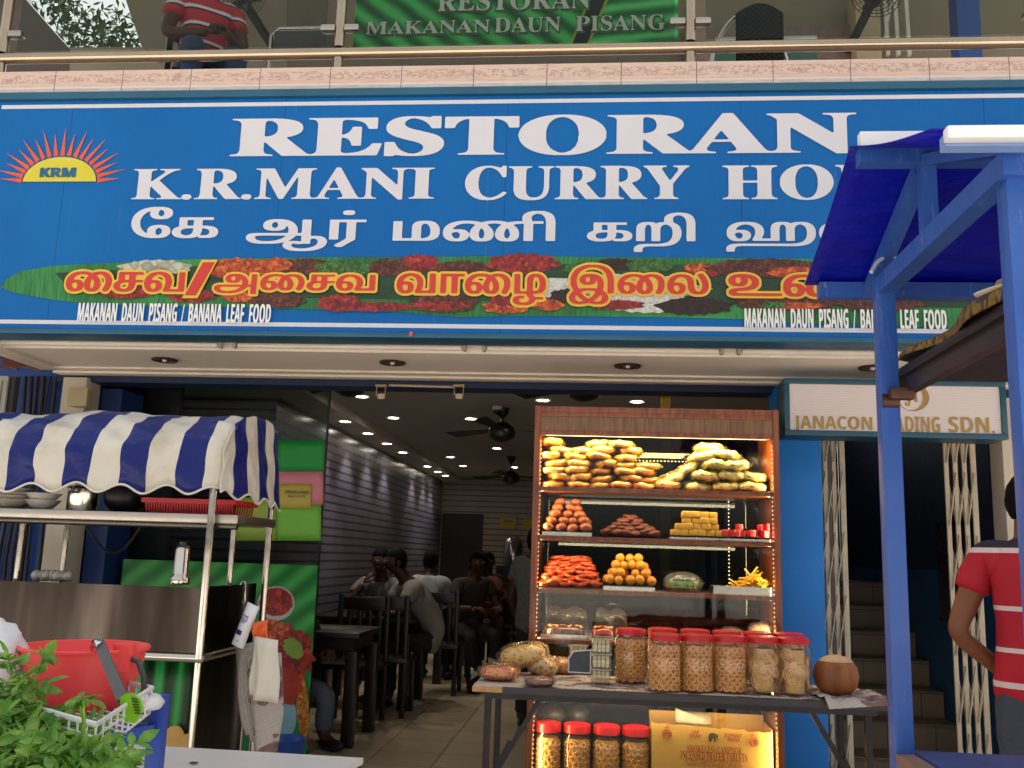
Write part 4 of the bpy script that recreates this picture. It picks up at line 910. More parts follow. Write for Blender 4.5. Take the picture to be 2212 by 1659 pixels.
# ---- jars
jar_gl = glass('jar_plastic', '#fbf6f0', 1.1, .03, '#e0d0c0', .06)
lid_m = mat('red_jar_lid', '#c01820', .35, var=.06)
def jar(kind, h, r, label, group, loc, colr=None):
    t = thing('snack_jar', label, 'jar', loc, group=group); b = V(loc)
    M().lathe([(.001, 0), (r*.9, 0), (r, .012), (r, h*.78), (r*.95, h*.83), (r*.86, h*.86), (r*.86, h*.885)], b, 36).ob('jar_body', jar_gl, t)
    M().lathe([(r*.90, h*.875), (r*.94, h*.88), (r*.94, h*.96), (r*.91, h*.985), (r*.7, h), (.001, h)], b, 36).ob('lid', lid_m, t)
    m = M(); rr = random.Random(int(r*1e4)+len(kind))
    if kind == 'flower':
        q = colr or mat('rosette_gold', '#e0aa68', .45, var=.3, vs=30, bump=.3, bs=90)
        nr = 11; ns = 12; rs = r*.97-.013
        for i in range(nr):
            for j in range(ns):
                a_ = 2*PI*(j+.5*(i % 2))/ns+rr.uniform(-.06, .06); z = .016+i*(h*.80-.02)/nr+rr.uniform(-.003, .003)
                ax = V((math.cos(a_), math.sin(a_), rr.uniform(.25, .5)))
                m.torus(b+V((rs*math.cos(a_), rs*math.sin(a_), z+.006)), .0125, .0048, ax, 10, 6)
        m.lathe([(.001, .01), (r*.72, .01), (r*.72, h*.8), (.001, h*.8)], b, 14)
    else:
        q = mat('murukku_tan', '#dcb67a', .5, var=.2, vs=30, bump=.2, bs=90)
        for i in range(26):
            a_ = rr.uniform(0, 2*PI) if i > 8 else -PI/2+rr.uniform(-.9, .9); z = .04+(h*.72-.04)*rr.random(); d = r*.93-.012
            ax = V((math.cos(a_), math.sin(a_), rr.uniform(-.5, .5))); c = b+V((d*math.cos(a_), d*math.sin(a_), z))
            c = b+V((d*.86*math.cos(a_), d*.86*math.sin(a_), z))
            for k in range(3): m.torus(c, .010+.010*k, .0042, ax, 16, 5)
        m.lathe([(.001, .008), (r*.6, .008), (r*.6, h*.78), (.001, h*.78)], b, 14)
    m.ob('snacks', q, t, ang=60); return t
TZ = .757
jl = at(1509, 1498, z=TZ); hj = at(1509, 1372, jl.y).z-TZ; rj = .0735
J = []
for i, (px, py, k, d) in enumerate(((1363, 1478, 'flower', 'leftmost and set back on the table'), (1438, 1497, 'flower', 'second in the front row'), (1509, 1498, 'flower', 'third in the front row'), (1582, 1500, 'flower', 'fourth in the front row'), (1657, 1502, 'spiral', 'left one of the two front spiral jars'), (1725, 1505, 'spiral', 'right end of the row, nearest the coconut'))):
    p = at(px, py, z=TZ); loc = (p.x, p.y+rj, TZ)
    lb = 'red lidded clear jar of '+('ring shaped fried snacks, ' if k == 'flower' else 'spiral fried snacks, ')+d
    if i in (0, 4): J.append(jar(k, hj, rj, lb, 'red lidded snack jars', loc))
    else: dup(J[0] if k == 'flower' else J[1], loc, rn.uniform(0, 6) if k == 'flower' else 2.4, lb, 'red lidded snack jars')
for i, (px, py) in enumerate(((1432, 1374), (1502, 1374), (1572, 1376), (1640, 1380), (1708, 1384))):
    p = at(px, py, 4.57); dup(J[0] if i < 3 else J[1], (p.x, 4.60, TZ), i*1.3, 'back row jar, only its red lid showing behind the %s front jar' % ('second', 'third', 'fourth', 'fifth', 'sixth')[i], 'red lidded snack jars')
gold2 = mat('rosette_yellow', '#deaa50', .45, var=.3, vs=30, bump=.3, bs=90); jc = None
for i, (px, py, d) in enumerate(((1183, 1561, 'leftmost on the cabinet bottom shelf'), (1247, 1562, 'second from the left on the cabinet bottom shelf'), (1311, 1563, 'third from the left on the cabinet bottom shelf'), (1374, 1566, 'beside the yellow carton on the bottom shelf'))):
    p = at(px, py, 5.06); lb = 'red lidded jar of yellow ring snacks, '+d; loc = (p.x, 5.10, SH[5]+.001)
    hh = p.z-SH[5]
    if jc is None: jc = jar('flower', hh, .074, lb, 'snack jars on the bottom shelf', loc, gold2)
    else: dup(jc, loc, i*1.1, lb, 'snack jars on the bottom shelf')
# bags above the lower jars, carton
for i, (px, py, rx, rz_, h_, lb) in enumerate(((1195, 1535, .07, .05, '#4c463c', 'dark grey knotted bag behind the leftmost bottom jar'), (1250, 1535, .06, .05, '#3c3a3c', 'second dark grey bag in the gap above the bottom jars'))):
    c = at(px, py, 5.3); tag(M().ell((c.x, 5.3, c.z-.02), (rx, .08, rz_), 18, 10, .15, seed=i+9).ob('dark_bag', mat('dark_bag'+h_, h_, .4, var=.3), ang=180), lb, 'bag')
yK = 5.03
ca, cb = at(1408, 1580, yK), at(1669, 1580, yK); zk = at(1540, 1566, yK).z; zk2 = at(1665, 1584, yK).z
t = thing('carton', 'yellow cardboard carton with red print and elephant picture on the bottom shelf', 'box', ((ca.x+cb.x)/2, 5.16, SH[5]+.001))
yc_ = mat('carton_yellow', '#d8a84c', .6, var=.08, vs=4, bump=.1)
xs_ = np.linspace(ca.x, cb.x, 26); jag = [zk+(zk2-zk)*i/25+(rn.uniform(-.008, .006)) for i in range(26)]
M().prism([(ca.x, yK, SH[5]+.002), (cb.x, yK, SH[5]+.002)]+[(xs_[25-i], yK, jag[25-i]) for i in range(26)], (0, .004, 0)).ob('front_face', yc_, t, smooth=False)
M().box(ca.x, cb.x, yK+.26, yK+.264, SH[5]+.002, zk+.02).box(ca.x, ca.x+.004, yK+.005, yK+.259, SH[5]+.002, zk-.01).box(cb.x-.004, cb.x, yK+.005, yK+.259, SH[5]+.002, zk-.01).ob('carton_sides', yc_, t, smooth=False)
M().grid(lambda a, b: V((ca.x+.12+.16*a, yK+.02+.02*b, zk-.004+.07*b-.05*a*b)), 4, 4).ob('flap', mat('carton_inside', '#8f8468', .7), t, solid=.004)
M().grid(lambda a, b: V((ca.x+.13+.17*a, yK+.06+.05*b, zk-.01+.05*b)), 4, 4).ob('flap', mat('carton_inside', '#8f8468', .7), t, solid=.004)
rp = mat('carton_red_print', '#b0402c', .6); lt = M()
for s, f_, x0_, x1_, y0_, y1_ in (('SMOKELESS CAMPHOR', serif, 1484, 1602, 1614, 1624), ('INCENSED PRAYER TABLETS', serif, 1470, 1614, 1628, 1639), ('CAP', sans, 1494, 1510, 1577, 1584), ('GAJAH', sans, 1489, 1513, 1586, 1594), ('ELEPHANT', sans, 1566, 1602, 1585, 1592), ('BRAND', sans, 1572, 1598, 1594, 1601)):
    p, q = at(x0_, y1_, yK), at(x1_, y0_, yK); text(lt, f_(s), p.x, q.x, p.z, q.z, lambda u, v: (u, yK-.003, v), res=60)
for s, x0_, x1_, y0_, y1_ in (('\u0BAA\u0BC1\u0B95\u0BC8 \u0B87\u0BB2\u0BCD\u0BB2\u0BBE \u0B95\u0BB1\u0BCD\u0BAA\u0BC2\u0BB0\u0BAE\u0BCD', 1480, 1600, 1641, 1648), ('\u0BAE\u0BA3\u0BAE\u0BCD \u0BA8\u0BBF\u0BB1\u0BC8\u0BA8\u0BCD\u0BA4 \u0BAA\u0BC2\u0B9C\u0BC8', 1484, 1604, 1650, 1657)):
    p, q = at(x0_, y1_, yK), at(x1_, y0_, yK); text(lt, s, p.x, q.x, p.z, q.z, lambda u, v: (u, yK-.003, v), res=60)
lt.ob('lettering', rp, t, smooth=False)
el = M(); ep = at(1540, 1592, yK)
def epoly(pts): el.add([(ep.x+x*.00095, yK-.0035, ep.z-y*.00095) for x, y in pts], [tuple(range(len(pts)))])
epoly([(-22, 20), (-24, 0), (-20, -14), (-8, -20), (6, -20), (14, -16), (22, -15), (24, -6), (25, 10), (28, 14), (25, 17), (21, 12), (19, 2), (15, 4), (15, 24), (6, 24), (6, 8), (-6, 8), (-8, 24), (-18, 24)])
el.ob('elephant_picture', mat('carton_brown_ink', '#5a4a34', .6), t, smooth=False)
cm = M()
for px, py in ((1441, 1585), (1629, 1602)):
    c = at(px, py, yK)
    cm.torus((c.x, yK-.004, c.z), .022, .0022, V((0, 1, 0)), 24, 4, 1.0); cm.torus((c.x, yK-.004, c.z-.006), .015, .002, V((0, 1, 0)), 20, 4, 1)
    cm.tube([(c.x-.012, yK-.004, c.z+.03), (c.x+.008, yK-.004, c.z+.034), (c.x-.004, yK-.004, c.z+.042), (c.x+.014, yK-.004, c.z+.05)], .002, 5)
cm.ob('cup_emblem', rp, t)

# ================================================================== FOLDING TABLE
tx0, tx1, ty0, ty1 = -.518, 1.215, 4.19, 4.74
tb = thing('folding_table', 'black folding table of snack jars in front of the cabinet', 'table', ((tx0+tx1)/2, 4.46, 0))
M().box(tx0, tx1, ty0, ty1, .728, .752, .002).ob('tabletop', mat('table_laminate', '#b4a8a2', .45, var=.1), tb)
M().box(tx0+.13, tx1+.004, ty0-.004, ty0-.0005, .726, .753).ob('edge_band', mat('black_edge_band', '#262026', .4), tb)
M().box(tx0, tx0+.129, ty0-.003, ty0-.0005, .729, .751).ob('raw_edge', mat('chipboard', '#b58a58', .8, var=.35, vs=60), tb)
blk = mat('black_steel_tube', '#1c181c', .4, .3, var=.2)
M().box(tx0+.05, tx1-.05, ty0+.02, ty1-.02, .700, .7275).ob('under_frame', blk, tb)
for x, s in ((tx0+.065, 1), (tx1-.085, -1)):
    for y in (ty0+.04, ty1-.05): M().box(x-.014, x+.014, y-.014, y+.014, .005, .6995, .003).ob('leg', blk, tb)
    M().box(x-.01, x+.01, ty0+.055, ty1-.065, .14, .16).ob('leg_brace', blk, tb)
    for y in (ty0+.05,): M().bar((x+s*.02, y+.02, .36), (x+s*.22, y+.02, .70), .016, .022).bar((x+s*.02, y+.02, .36), (x+s*.10, y+.02, .52), .022, .026).ob('folding_stay', blk, tb)
npm = news_mat('newsprint_flat', '#b9b0aa')
def sheet(x0_, x1_, y0_, y1_, lb, z, rot=0, amp=.002, over=0):
    cx_, cy_ = (x0_+x1_)/2, (y0_+y1_)/2
    def f(a, b):
        x, y = (a-.5)*(x1_-x0_), (b-.5)*(y1_-y0_); X, Y_ = cx_+x*math.cos(rot)-y*math.sin(rot), cy_+x*math.sin(rot)+y*math.cos(rot)
        zz = z+amp*(1+math.sin(a*17+b*9)*math.sin(b*13)); 
        if Y_ < ty0-.008: zz -= (ty0-.008-Y_)*over
        return V((X, Y_, zz))
    return tag(M().grid(f, 24, 14).ob('newspaper', npm, ang=180), lb, 'newspaper')
sheet(-.30, .28, 4.20, 4.70, 'newspaper spread on the table under the snack bags and white tubs', .7535)
sheet(.24, .95, 4.195, 4.69, 'newspaper spread on the table under the red lidded jars', .7545, 0, .001)
sheet(.93, 1.24, 4.15, 4.52, 'crumpled newspaper under the coconut hanging over the table edge', .756, .12, .009, .7)
# packets on the table
def bag(px, py, r, m_, label, seed, rot=0, tilt=0, wr_=True):
    p = at(px, py, z=.757); t = thing('snack_bag', label, 'bag', (p.x, p.y, .757)); c = V((p.x, p.y, .757+r[2]*.95)); rm = Matrix.Rotation(rot, 3, 'Z') @ Matrix.Rotation(tilt, 3, 'Y')
    M().ell(c, r, 30, 16, .10, rm, .75, seed).ob('contents', m_, t, ang=180)
    M().ell(c+V((0, 0, .003)), (r[0]*1.12, r[1]*1.1, r[2]*1.14), 26, 14, .22, rm, .8, seed+1).ob('wrapper', glass('bag_film', '#fbf8f2', 1.2, .04, '#d9c9b0', .09, .9), t, ang=180)
    M().grid(lambda a, b: c+rm @ V((-r[0]*(1.0+.5*a), r[1]*1.2*(b-.5)*(1-.3*a), -.01+.03*math.sin(b*6)*a)), 5, 7).ob('wrapper_end', glass('bag_film', ''), t, ang=180)
    return t
golden = pkt_mat('golden_mix', ('#7a4a1a', '#c8923c', '#e2bc70'), 45)
bag(1078, 1468, (.085, .06, .032), pkt_mat('orange_chips', ('#7a2a10', '#c2591e', '#d98a4a'), 50), 'flat bag of orange red chips at the left front corner of the table', 21)
c = bag(1128, 1455, (.11, .07, .05), golden, 'large bag of golden snack mix lying on top of the bag pile', 22, .1, -.18); c.location.z += .035
bag(1170, 1457, (.075, .06, .045), pkt_mat('brown_mix', ('#6a4220', '#b8864a', '#dcb880'), 38), 'bag of pale brown snack mix leaning on the golden bag', 23, -.4, .35)
bag(1165, 1482, (.062, .04, .018), pkt_mat('dark_syrup', ('#2a0f0c', '#4c201a', '#7a4034'), 18), 'small flat bag of dark brown sweets at the front of the bag pile', 24, .3)
bag(1213, 1455, (.075, .05, .035), pkt_mat('orange_noodles', ('#8a3a08', '#d0701a', '#e69a3a'), 60), 'bag of bright orange noodles between the bag pile and the white tubs', 25)
cream = mat('cream_sweet', '#d9cf9c', .6, var=.12)
def tub_stack(px, py, n_, w_, lb):
    p = at(px, py, z=.757); t = thing('tub_stack', lb, 'tubs', (p.x, p.y+w_/2, .757)); b = V((p.x, p.y+w_/2, .757)); hh = .062
    for i in range(n_):
        z = b.z+i*(hh+.004)
        o = M().box(b.x-w_/2, b.x+w_/2, b.y-w_/2, b.y+w_/2, z+.001, z+hh, .006).ob('tub', glass('tub_plastic', '#f8f6f0', 1.2, .12, '#e0dccb', .08), t)
        M().box(b.x-w_/2-.004, b.x+w_/2+.004, b.y-w_/2-.004, b.y+w_/2+.004, z+hh-.004, z+hh+.003, .002).ob('lid', glass('tub_lid', '#efeee8', 1.2, .35, '#dcd8c8', .1), t)
        m = M()
        for r_ in range(3):
            for q in range(4):
                for s_ in range(2): m.box(b.x-w_/2+.008+q*(w_-.012)/4, b.x-w_/2+.004+(q+1)*(w_-.012)/4, b.y-w_/2+.008+s_*.03, b.y-w_/2+.034+s_*.03, z+.004+r_*.017, z+.019+r_*.017, .004)
        m.ob('sweets', cream, t)
tub_stack(1298, 1478, 3, .085, 'stack of three clear square tubs of cream sweets beside the jars')
tub_stack(1248, 1455, 2, .09, 'two clear tubs of cream sweets set back behind the stack of three')
q0, q1 = at(1228, 1452, 4.6), at(1276, 1405, 4.6); fm_ = thing('picture_frame', 'white edged picture card leaning behind the cream sweets', 'card', ((q0.x+q1.x)/2, 4.62, q0.z))
M().prism([(q0.x, 4.60, q0.z), (q1.x, 4.60, q0.z), (q1.x, 4.62, q1.z), (q0.x+.02, 4.62, q1.z-.01), (q0.x, 4.61, q1.z-.04)], (0, .004, 0)).ob('card', mat('dark_card', '#3a4048', .3), fm_, smooth=False)
M().tube([(q0.x, 4.60, q0.z), (q1.x, 4.60, q0.z), (q1.x, 4.618, q1.z), (q0.x+.02, 4.618, q1.z-.01), (q0.x, 4.608, q1.z-.04), (q0.x, 4.60, q0.z)], .004, 6).ob('white_edge', mat('white_card_edge', '#d8d8d8', .4), fm_)
p = at(1817, 1503, z=.768); cr = at(1858, 1470, p.y+.06).x-p.x
t = thing('coconut', 'brown husked coconut with shaved pale top on newspaper at the table end', 'coconut', (p.x, p.y+cr*.85, .766)); c = V((p.x, p.y+cr*.85, .766))
n = N('coconut_husk'); f_ = n.noise(16, n.co((1, 1, .25)), 6); n.col(n.ramp(f_, [(.3, lin('#5c3014')), (.55, lin('#8a5226')), (.8, lin('#a87242'))])); n.set(.55); n.bump(n.noise(50, n.co((1, 1, .2)), 5), .5, .006)
m = M().lathe([(.001, 0), (cr*.62, .002), (cr*.9, cr*.32), (cr, cr*.75), (cr*.95, cr*1.15), (cr*.74, cr*1.42)], c, 34); m.ob('husk', n.m, t, ang=80)
m = M().lathe([(cr*.74, cr*1.42), (cr*.62, cr*1.52), (cr*.45, cr*1.62), (cr*.2, cr*1.68), (.001, cr*1.68)], c, 34, wob=.05); m.ob('shaved_top', mat('coconut_pale', '#c9a684', .8, var=.2, vs=40, bump=.7, bs=70), t)
# ================================================================== NEIGHBOUR'S SIGN, GATES, STAIRS
yJ = 5.2
a, b = at(1693, 820, yJ), at(2178, 945, yJ); zt_, zb_ = at(1900, 820, yJ).z, at(1900, 944, yJ).z
t = thing('lightbox_sign', 'white lightbox sign with gold trading company letters over the stair entrance', 'sign', ((a.x+b.x)/2, yJ+.1, zb_))
M().box(a.x+.03, b.x-.03, yJ+.004, yJ+.2, zb_+.03, zt_-.03).ob('face', slats('lightbox_face', '#e6dcda', '#cfc4c4', .009, .35), t, smooth=False)
fr = mat('teal_frame', '#1f5166', .4, var=.15)
for z0, z1 in ((zb_, zb_+.029), (zt_-.029, zt_)): M().box(a.x, b.x, yJ-.01, yJ+.21, z0, z1, .004).ob('frame_rail', fr, t)
for x in (a.x, b.x-.029): M().box(x, x+.029, yJ-.008, yJ+.208, zb_+.0295, zt_-.0295, .004).ob('frame_rail', fr, t)
gold = mat('gold_letter', '#a98a48', .35, var=.08)
lt = M()
for s, x0, x1, y0, y1 in (('JANACON', 1715, 1884, 900, 933), ('TRADING', 1897, 2030, 900, 933), ('SDN.', 2050, 2148, 901, 934)):
    p, q = at(x0, y1, yJ), at(x1, y0, yJ); text(lt, sans(s), p.x, q.x, p.z, q.z, lambda u, v: (u, yJ, v), fat=.015, res=90)
lt.ob('lettering', gold, t, smooth=False)
c = at(1972, 858, yJ); m = M()
R1, R2 = .085, .065
ring = []
for i in range(49):
    A = 2*PI*i/48; ring.append(((c.x+R1*math.cos(A), yJ, c.z+R1*math.sin(A)*.9), (c.x-.012+R2*math.cos(A), yJ, c.z+R1*.83*math.sin(A))))
for i in range(48): m.add([ring[i][0], ring[i+1][0], ring[i+1][1], ring[i][1]], [(0, 1, 2, 3)])
text(m, serif('J'), c.x-.042, c.x-.006, c.z-.05, c.z+.032, lambda u, v: (u, yJ+.0005, v), res=70)
text(m, serif('I'), c.x+.002, c.x+.03, c.z-.025, c.z+.04, lambda u, v: (u, yJ+.0005, v), res=70)
m.ob('emblem', gold, t, smooth=False)
gm = mat('gate_cream_paint', '#cdbfa6', .5, var=.2, vs=8, bump=.15)
def gate(px0, px1, Y, n_, label):
    x0, x1 = at(px0, 1300, Y).x, at(px1, 1300, Y).x
    t = thing('folding_gate', label, 'gate', ((x0+x1)/2, Y, 0)); xs = [x0+(x1-x0)*i/(n_-1) for i in range(n_)]
    for i, x in enumerate(xs):
        w_ = .024 if i < n_-1 else .03
        M().box(x-w_/2, x+w_/2, Y-.008, Y+.008, .01, 2.27, .002).ob('upright', gm, t)
    m = M()
    for k in range(6):
        z0 = .12+k*.36
        for i in range(n_-1):
            m.bar((xs[i], Y-.013, z0), (xs[i+1], Y-.013, z0+.30), .005, .023, V((0, 1, 0))).bar((xs[i], Y+.013, z0+.30), (xs[i+1], Y+.013, z0), .005, .023, V((0, 1, 0)))
            m.ell((xs[i], Y-.019, z0+.15*0), (.006, .006, .006), 6, 4)
    m.ob('lattice', gm, t, smooth=False); return t
gate(1771, 1828, 5.82, 4, 'folded cream lattice gate at the left side of the stair entrance')
gate(2058, 2118, 5.70, 4, 'folded cream lattice gate at the right side of the stair entrance behind the man')
st = thing('staircase', 'tiled staircase climbing away inside the blue stair entrance', 'stairs', (1.86, 6.2, 0))
stile = tiles('stair_tile', '#8f7b62', '#52443a', .3, .165, .4, .1, axes=(0, 2)); stop = mat('stair_tread', '#7d6c58', .4, var=.15)
for k in range(1, 8):
    y = 6.0+.26*k
    M().box(1.44, 2.305, y, 9.35, .17*(k-1)+.001, .17*k-.012).ob('riser', stile, st, smooth=False)
    M().box(1.44, 2.305, y-.02, y+.26 if k < 7 else 9.35, .17*k-.0115, .17*k, .003).ob('tread', stop, st, smooth=False)
q = at(2020, 1190, 6.3); t = thing('framed_notice', 'dark framed notice on the right wall of the stair entrance', 'notice board', (2.3, 6.4, 1.0))
M().box(2.295, 2.309, 6.15, 6.75, .98, 1.62, .003).ob('frame', mat('black_frame', '#191417', .3), t)
M().box(2.292, 2.2945, 6.18, 6.72, 1.01, 1.59).ob('sheet', mat('dark_sheet', '#3a3236', .3, var=.4, vs=8), t)

# ================================================================== BLUE MARKET STALL (right foreground)
n = N('blue_stall_paint'); f_ = n.noise(5, None, 5); c_ = n.mix(f_, lin('#244c9c'), lin('#3c66b4'))
ch = n.math('GREATER_THAN', n.noise(26, n.co((1, 1, .5)), 7, .7), .665); c_ = n.mix(n.math('MULTIPLY', ch, .75), c_, n.ramp(n.noise(60), [(.4, lin('#54342a')), (.6, lin('#8a94b0'))]))
dr = n.math('GREATER_THAN', n.noise(9, n.co((3, 3, .3)), 6, .7), .6); n.col(n.mix(n.math('MULTIPLY', dr, .22), c_, lin('#7f96c4'))); n.set(.38, 0, .5); n.bump(n.noise(40, None, 4), .12); bl_p = n.m; rust = mat('worn_blue_board', '#3a4f92', .5, var=.3, vs=5)
stall = thing('market_stall', 'blue painted steel stall frame with blue gable canopy at the right edge', 'stall', (1.3, 2.5, 0))
XL, XR = .865, 2.6
for y, x in ((2.95, .88), (2.05, .897)):
    M().box(x-.028, x+.028, y-.028, y+.028, -.16, 2.19, .004).ob('post', bl_p, stall)
    M().box(XR-.034, XR+.034, y-.034, y+.034, -.16, 2.19, .004).ob('post', bl_p, stall)
zE, zR, yN, yR, yFar = 2.215, 2.44, 1.95, 2.53, 3.12
XE = .70
M().bar((XE, yR, zR-.03), (XR+.1, yR, zR-.03), .05, .045).ob('ridge_beam', bl_p, stall)
M().bar((XE+.02, yFar, zE-.015), (XR+.1, yFar, zE-.015), .045, .05).ob('eave_beam', bl_p, stall)
M().bar((at(2036, 305, 1.935).x, 1.935, at(2100, 308, 1.935).z), (XR+.1, 1.935, at(2100, 308, 1.935).z), .035, .03).ob('eave_beam', mat('pale_blue_paint', '#7f9acb', .4, var=.2), stall)
for x in (.88, 1.7, XR): 
    M().bar((x, 2.99, 2.165), (x, 2.0, 2.165), .05, .055).ob('side_beam', bl_p, stall)
    M().bar((x, yFar-.02, zE-.03), (x, yR+.03, zR-.05), .045, .04).ob('rafter', bl_p, stall)
    M().bar((x, yN+.02, at(2100, 312, 1.96).z), (x, yR-.03, zR-.05), .045, .03).ob('rafter', bl_p, stall)
M().bar((.88, yR, 2.195), (.88, yR, zR-.055), .04).ob('king_post', bl_p, stall)
tarp = N('blue_tarpaulin'); f_ = tarp.noise(5, None, 4); tarp.col(tarp.mix(f_, lin('#070f8c'), lin('#101fb0'))); tarp.set(.45, 0, .4)
tl = tarp.n('BsdfTranslucent'); tl.inputs[0].default_value = (*lin('#0c1cd0'), 1); mx = tarp.n('MixShader'); mx.inputs[0].default_value = .35
o_ = tarp.t.nodes['Material Output']; tarp.l(tarp.b.outputs[0], mx.inputs[1]); tarp.l(tl.outputs[0], mx.inputs[2]); tarp.l(mx.outputs[0], o_.inputs[0]); tarp.bump(tarp.noise(6, tarp.co((1, 2, 2)), 5), .6, .05); tarp = tarp.m
def roof(ya, za, yb_, zb_):
    return M().grid(lambda a, b: V((XE-.02+(XR+.2-XE)*a, ya+(yb_-ya)*b, za+(zb_-za)*b-.012*math.sin(PI*b)*(1+.5*math.sin(a*25)))), 40, 10)
roof(yR, zR+.004, yFar+.02, zE+.012).ob('canopy', tarp, stall, ang=180, solid=.004)
roof(yR, zR+.004, 1.922, at(2100, 278, 1.92).z).ob('canopy', tarp, stall, ang=180, solid=.004)
wt = mat('white_enamel', '#e8e8ea', .4, var=.03)
M().box(at(2042, 288, 1.90).x, XR+.2, 1.885, 1.915, at(2100, 303, 1.9).z, at(2100, 276, 1.9).z, .004).ob('white_valance', wt, stall)
M().bar((XE+.01, yR+.02, zR+.025), (XR, yR+.02, zR+.025), .03, .05).ob('white_ridge_board', wt, stall)
zSf = at(2090, 1640, 2.5).z
sb = M().box(.92, XR, 2.0, 2.99, .755, .785, .004); sb.ob('shelf_board', rust, stall)
M().bar((.88, 2.08, .77), (.88, 2.92, .77), .05, .03).ob('shelf_rail', mat('worn_wood_rail', '#8d6d60', .6, var=.25), stall)
M().box(.905, XR, 2.02, 2.97, 1.872, 1.887).ob('upper_shelf', mat('black_board', '#151216', .5, var=.3), stall)
M().bar((.935, 3.0, 1.865), (.935, 1.98, 1.865), .03, .085).ob('upper_shelf_rail', mat('dark_brown_rail', '#2a2026', .4, var=.3), stall)
cl = M().lathe([(.001, 0), (.028, 0), (.028, .05), (.001, .05)], (.855, 2.94, 1.80), 14, V((1, 0, 0))); cl.box(.87, .94, 2.88, 2.915, 1.80, 1.835, .004); cl.ob('clamp', mat('rusty_clamp', '#5a3e34', .5, .6, var=.4, vs=20), stall)
for z in (at(2200, 1262, 2.02).z, at(2200, 1450, 2.02).z):
    M().box(.868, .91, 2.008, 2.016, z-.018, z+.018, .003).ob('latch_plate', mat('chrome_plate', '#c9c9cc', .2, 1), stall)
tag(M().tube([at(1908, 556, 2.9), at(1895, 566, 2.88), at(1882, 588, 2.86)], .006, 6).ob('tied_cord', mat('white_cord', '#cfcad8', .6)), 'short white cord end tied at the far post of the blue stall', 'cord')
tag(M().tube([at(1932, 545, 2.9), at(1938, 575, 2.88), at(1936, 600, 2.88), at(1930, 605, 2.88), at(1935, 612, 2.88), at(1940, 612, 2.88)], .005, 6).ob('tied_cord', mat('white_cord', '#cfcad8', .6)), 'knotted white cord dangling from the side beam of the blue stall', 'cord')
# strip light under the ridge
t = thing('strip_light', 'white strip light fixed under the blue canopy of the stall', 'light fitting', (1.7, 2.7, 2.33))
p = at(2042, 380, 2.72); M().box(p.x, 2.4, 2.70, 2.75, p.z-.03, p.z+.02, .004).ob('housing', mat('pale_lilac_housing', '#9aa0c8', .3), t)
M().tube([(p.x+.02, 2.69, p.z-.04), (2.38, 2.69, p.z-.04)], .013, 10).ob('tube', mat('white_glass_tube', '#e6e0d6', .15), t)
# patterned mat on the upper shelf and white dish
n = N('batik_print'); f_ = n.noise(24, n.co((1, 2.2, 1)), 3, .7); n.col(n.ramp(f_, [(.38, lin('#20261a')), (.46, lin('#4a2a1c')), (.52, lin('#8a6a2a')), (.62, lin('#54421c')), (.7, lin('#a07a30'))])); n.set(.6); batik = n.m
mp = [at(1945, 751, 2.85), at(2118, 640, 2.3), at(2170, 640, 2.15), at(2170, 700, 2.2)]
t = thing('patterned_cloth', 'dark floral patterned cloth hanging over the upper shelf rail of the blue stall', 'cloth', (.95, 2.5, 1.8))
def clothf(a, b):
    y = 2.95-.95*a; x = .90+.55*b; z = 1.905+.055*(1-b)*0+.02*math.sin(a*9)*b
    if b < .25: x = .915; z = 1.935-(.25-b)*.20*(.35+.9*abs(math.sin(a*2.6+.4)))*(.25+.75*a)
    return V((x-.02*math.sin(a*12)*(b < .25), y, z+.02*a))
M().grid(clothf, 30, 24).ob('cloth', batik, t, ang=180, solid=.003)
p = V((1.02, 2.30, 1.955)); t = thing('white_dish', 'white enamel dish tilted on the patterned cloth of the blue stall', 'dish', p)
M().lathe([(.001, 0), (.07, .0), (.11, .03), (.112, .036), (.10, .032), (.001, .012)], p, 30, V((-.25, -.1, 1))).ob('dish_body', mat('cream_enamel', '#d5cfc4', .3), t)
M().ell(p+V((0, 0, .03)), (.07, .07, .02), 16, 8, .1).ob('dish_food', mat('beige_food', '#a88a72', .6, var=.2), t)

# ================================================================== PEOPLE
skin_m = mat('brown_skin', '#6e4228', .5, var=.1, vs=10, spec=.4); skin_d = mat('dark_skin', '#4c2c1c', .5, var=.1, spec=.4)
hair_m = mat('black_hair', '#0a0808', .75, var=.3, vs=40, bump=.5, bs=120, spec=.12)
def hand(m, wrist, dirv, palm_n, s=1.0, curl=.5):
    """palm with five bent fingers; dirv points along the fingers, palm_n out of the palm"""
    d = V(dirv).normalized(); n_ = V(palm_n); n_ = (n_-d*n_.dot(d)).normalized(); x = d.cross(n_); w0 = V(wrist)
    rt = Matrix((x, d, n_)).transposed()
    m.ell(w0+d*.045*s, (.038*s, .05*s, .015*s), 12, 8, rot=rt)
    for i, (o, L) in enumerate(((-.027, .068), (-.009, .078), (.009, .073), (.026, .056))):
        p0 = w0+d*.085*s+x*o*s; c1 = curl*.6; p1 = p0+(d*math.cos(c1)+n_*math.sin(c1))*L*.5*s; c2 = curl*1.5; p2 = p1+(d*math.cos(c2)+n_*math.sin(c2))*L*.5*s
        m.tube([p0-d*.02*s, p0, p1, p2], [.009*s, .009*s, .008*s, .006*s], 8)
    p0 = w0+d*.025*s-x*.03*s; p1 = p0+(d*.6-x*.7+n_*.3).normalized()*.035*s; p2 = p1+(d*.9-x*.2+n_*.3).normalized()*.03*s
    m.tube([p0, p1, p2], [.012*s, .010*s, .007*s], 8)
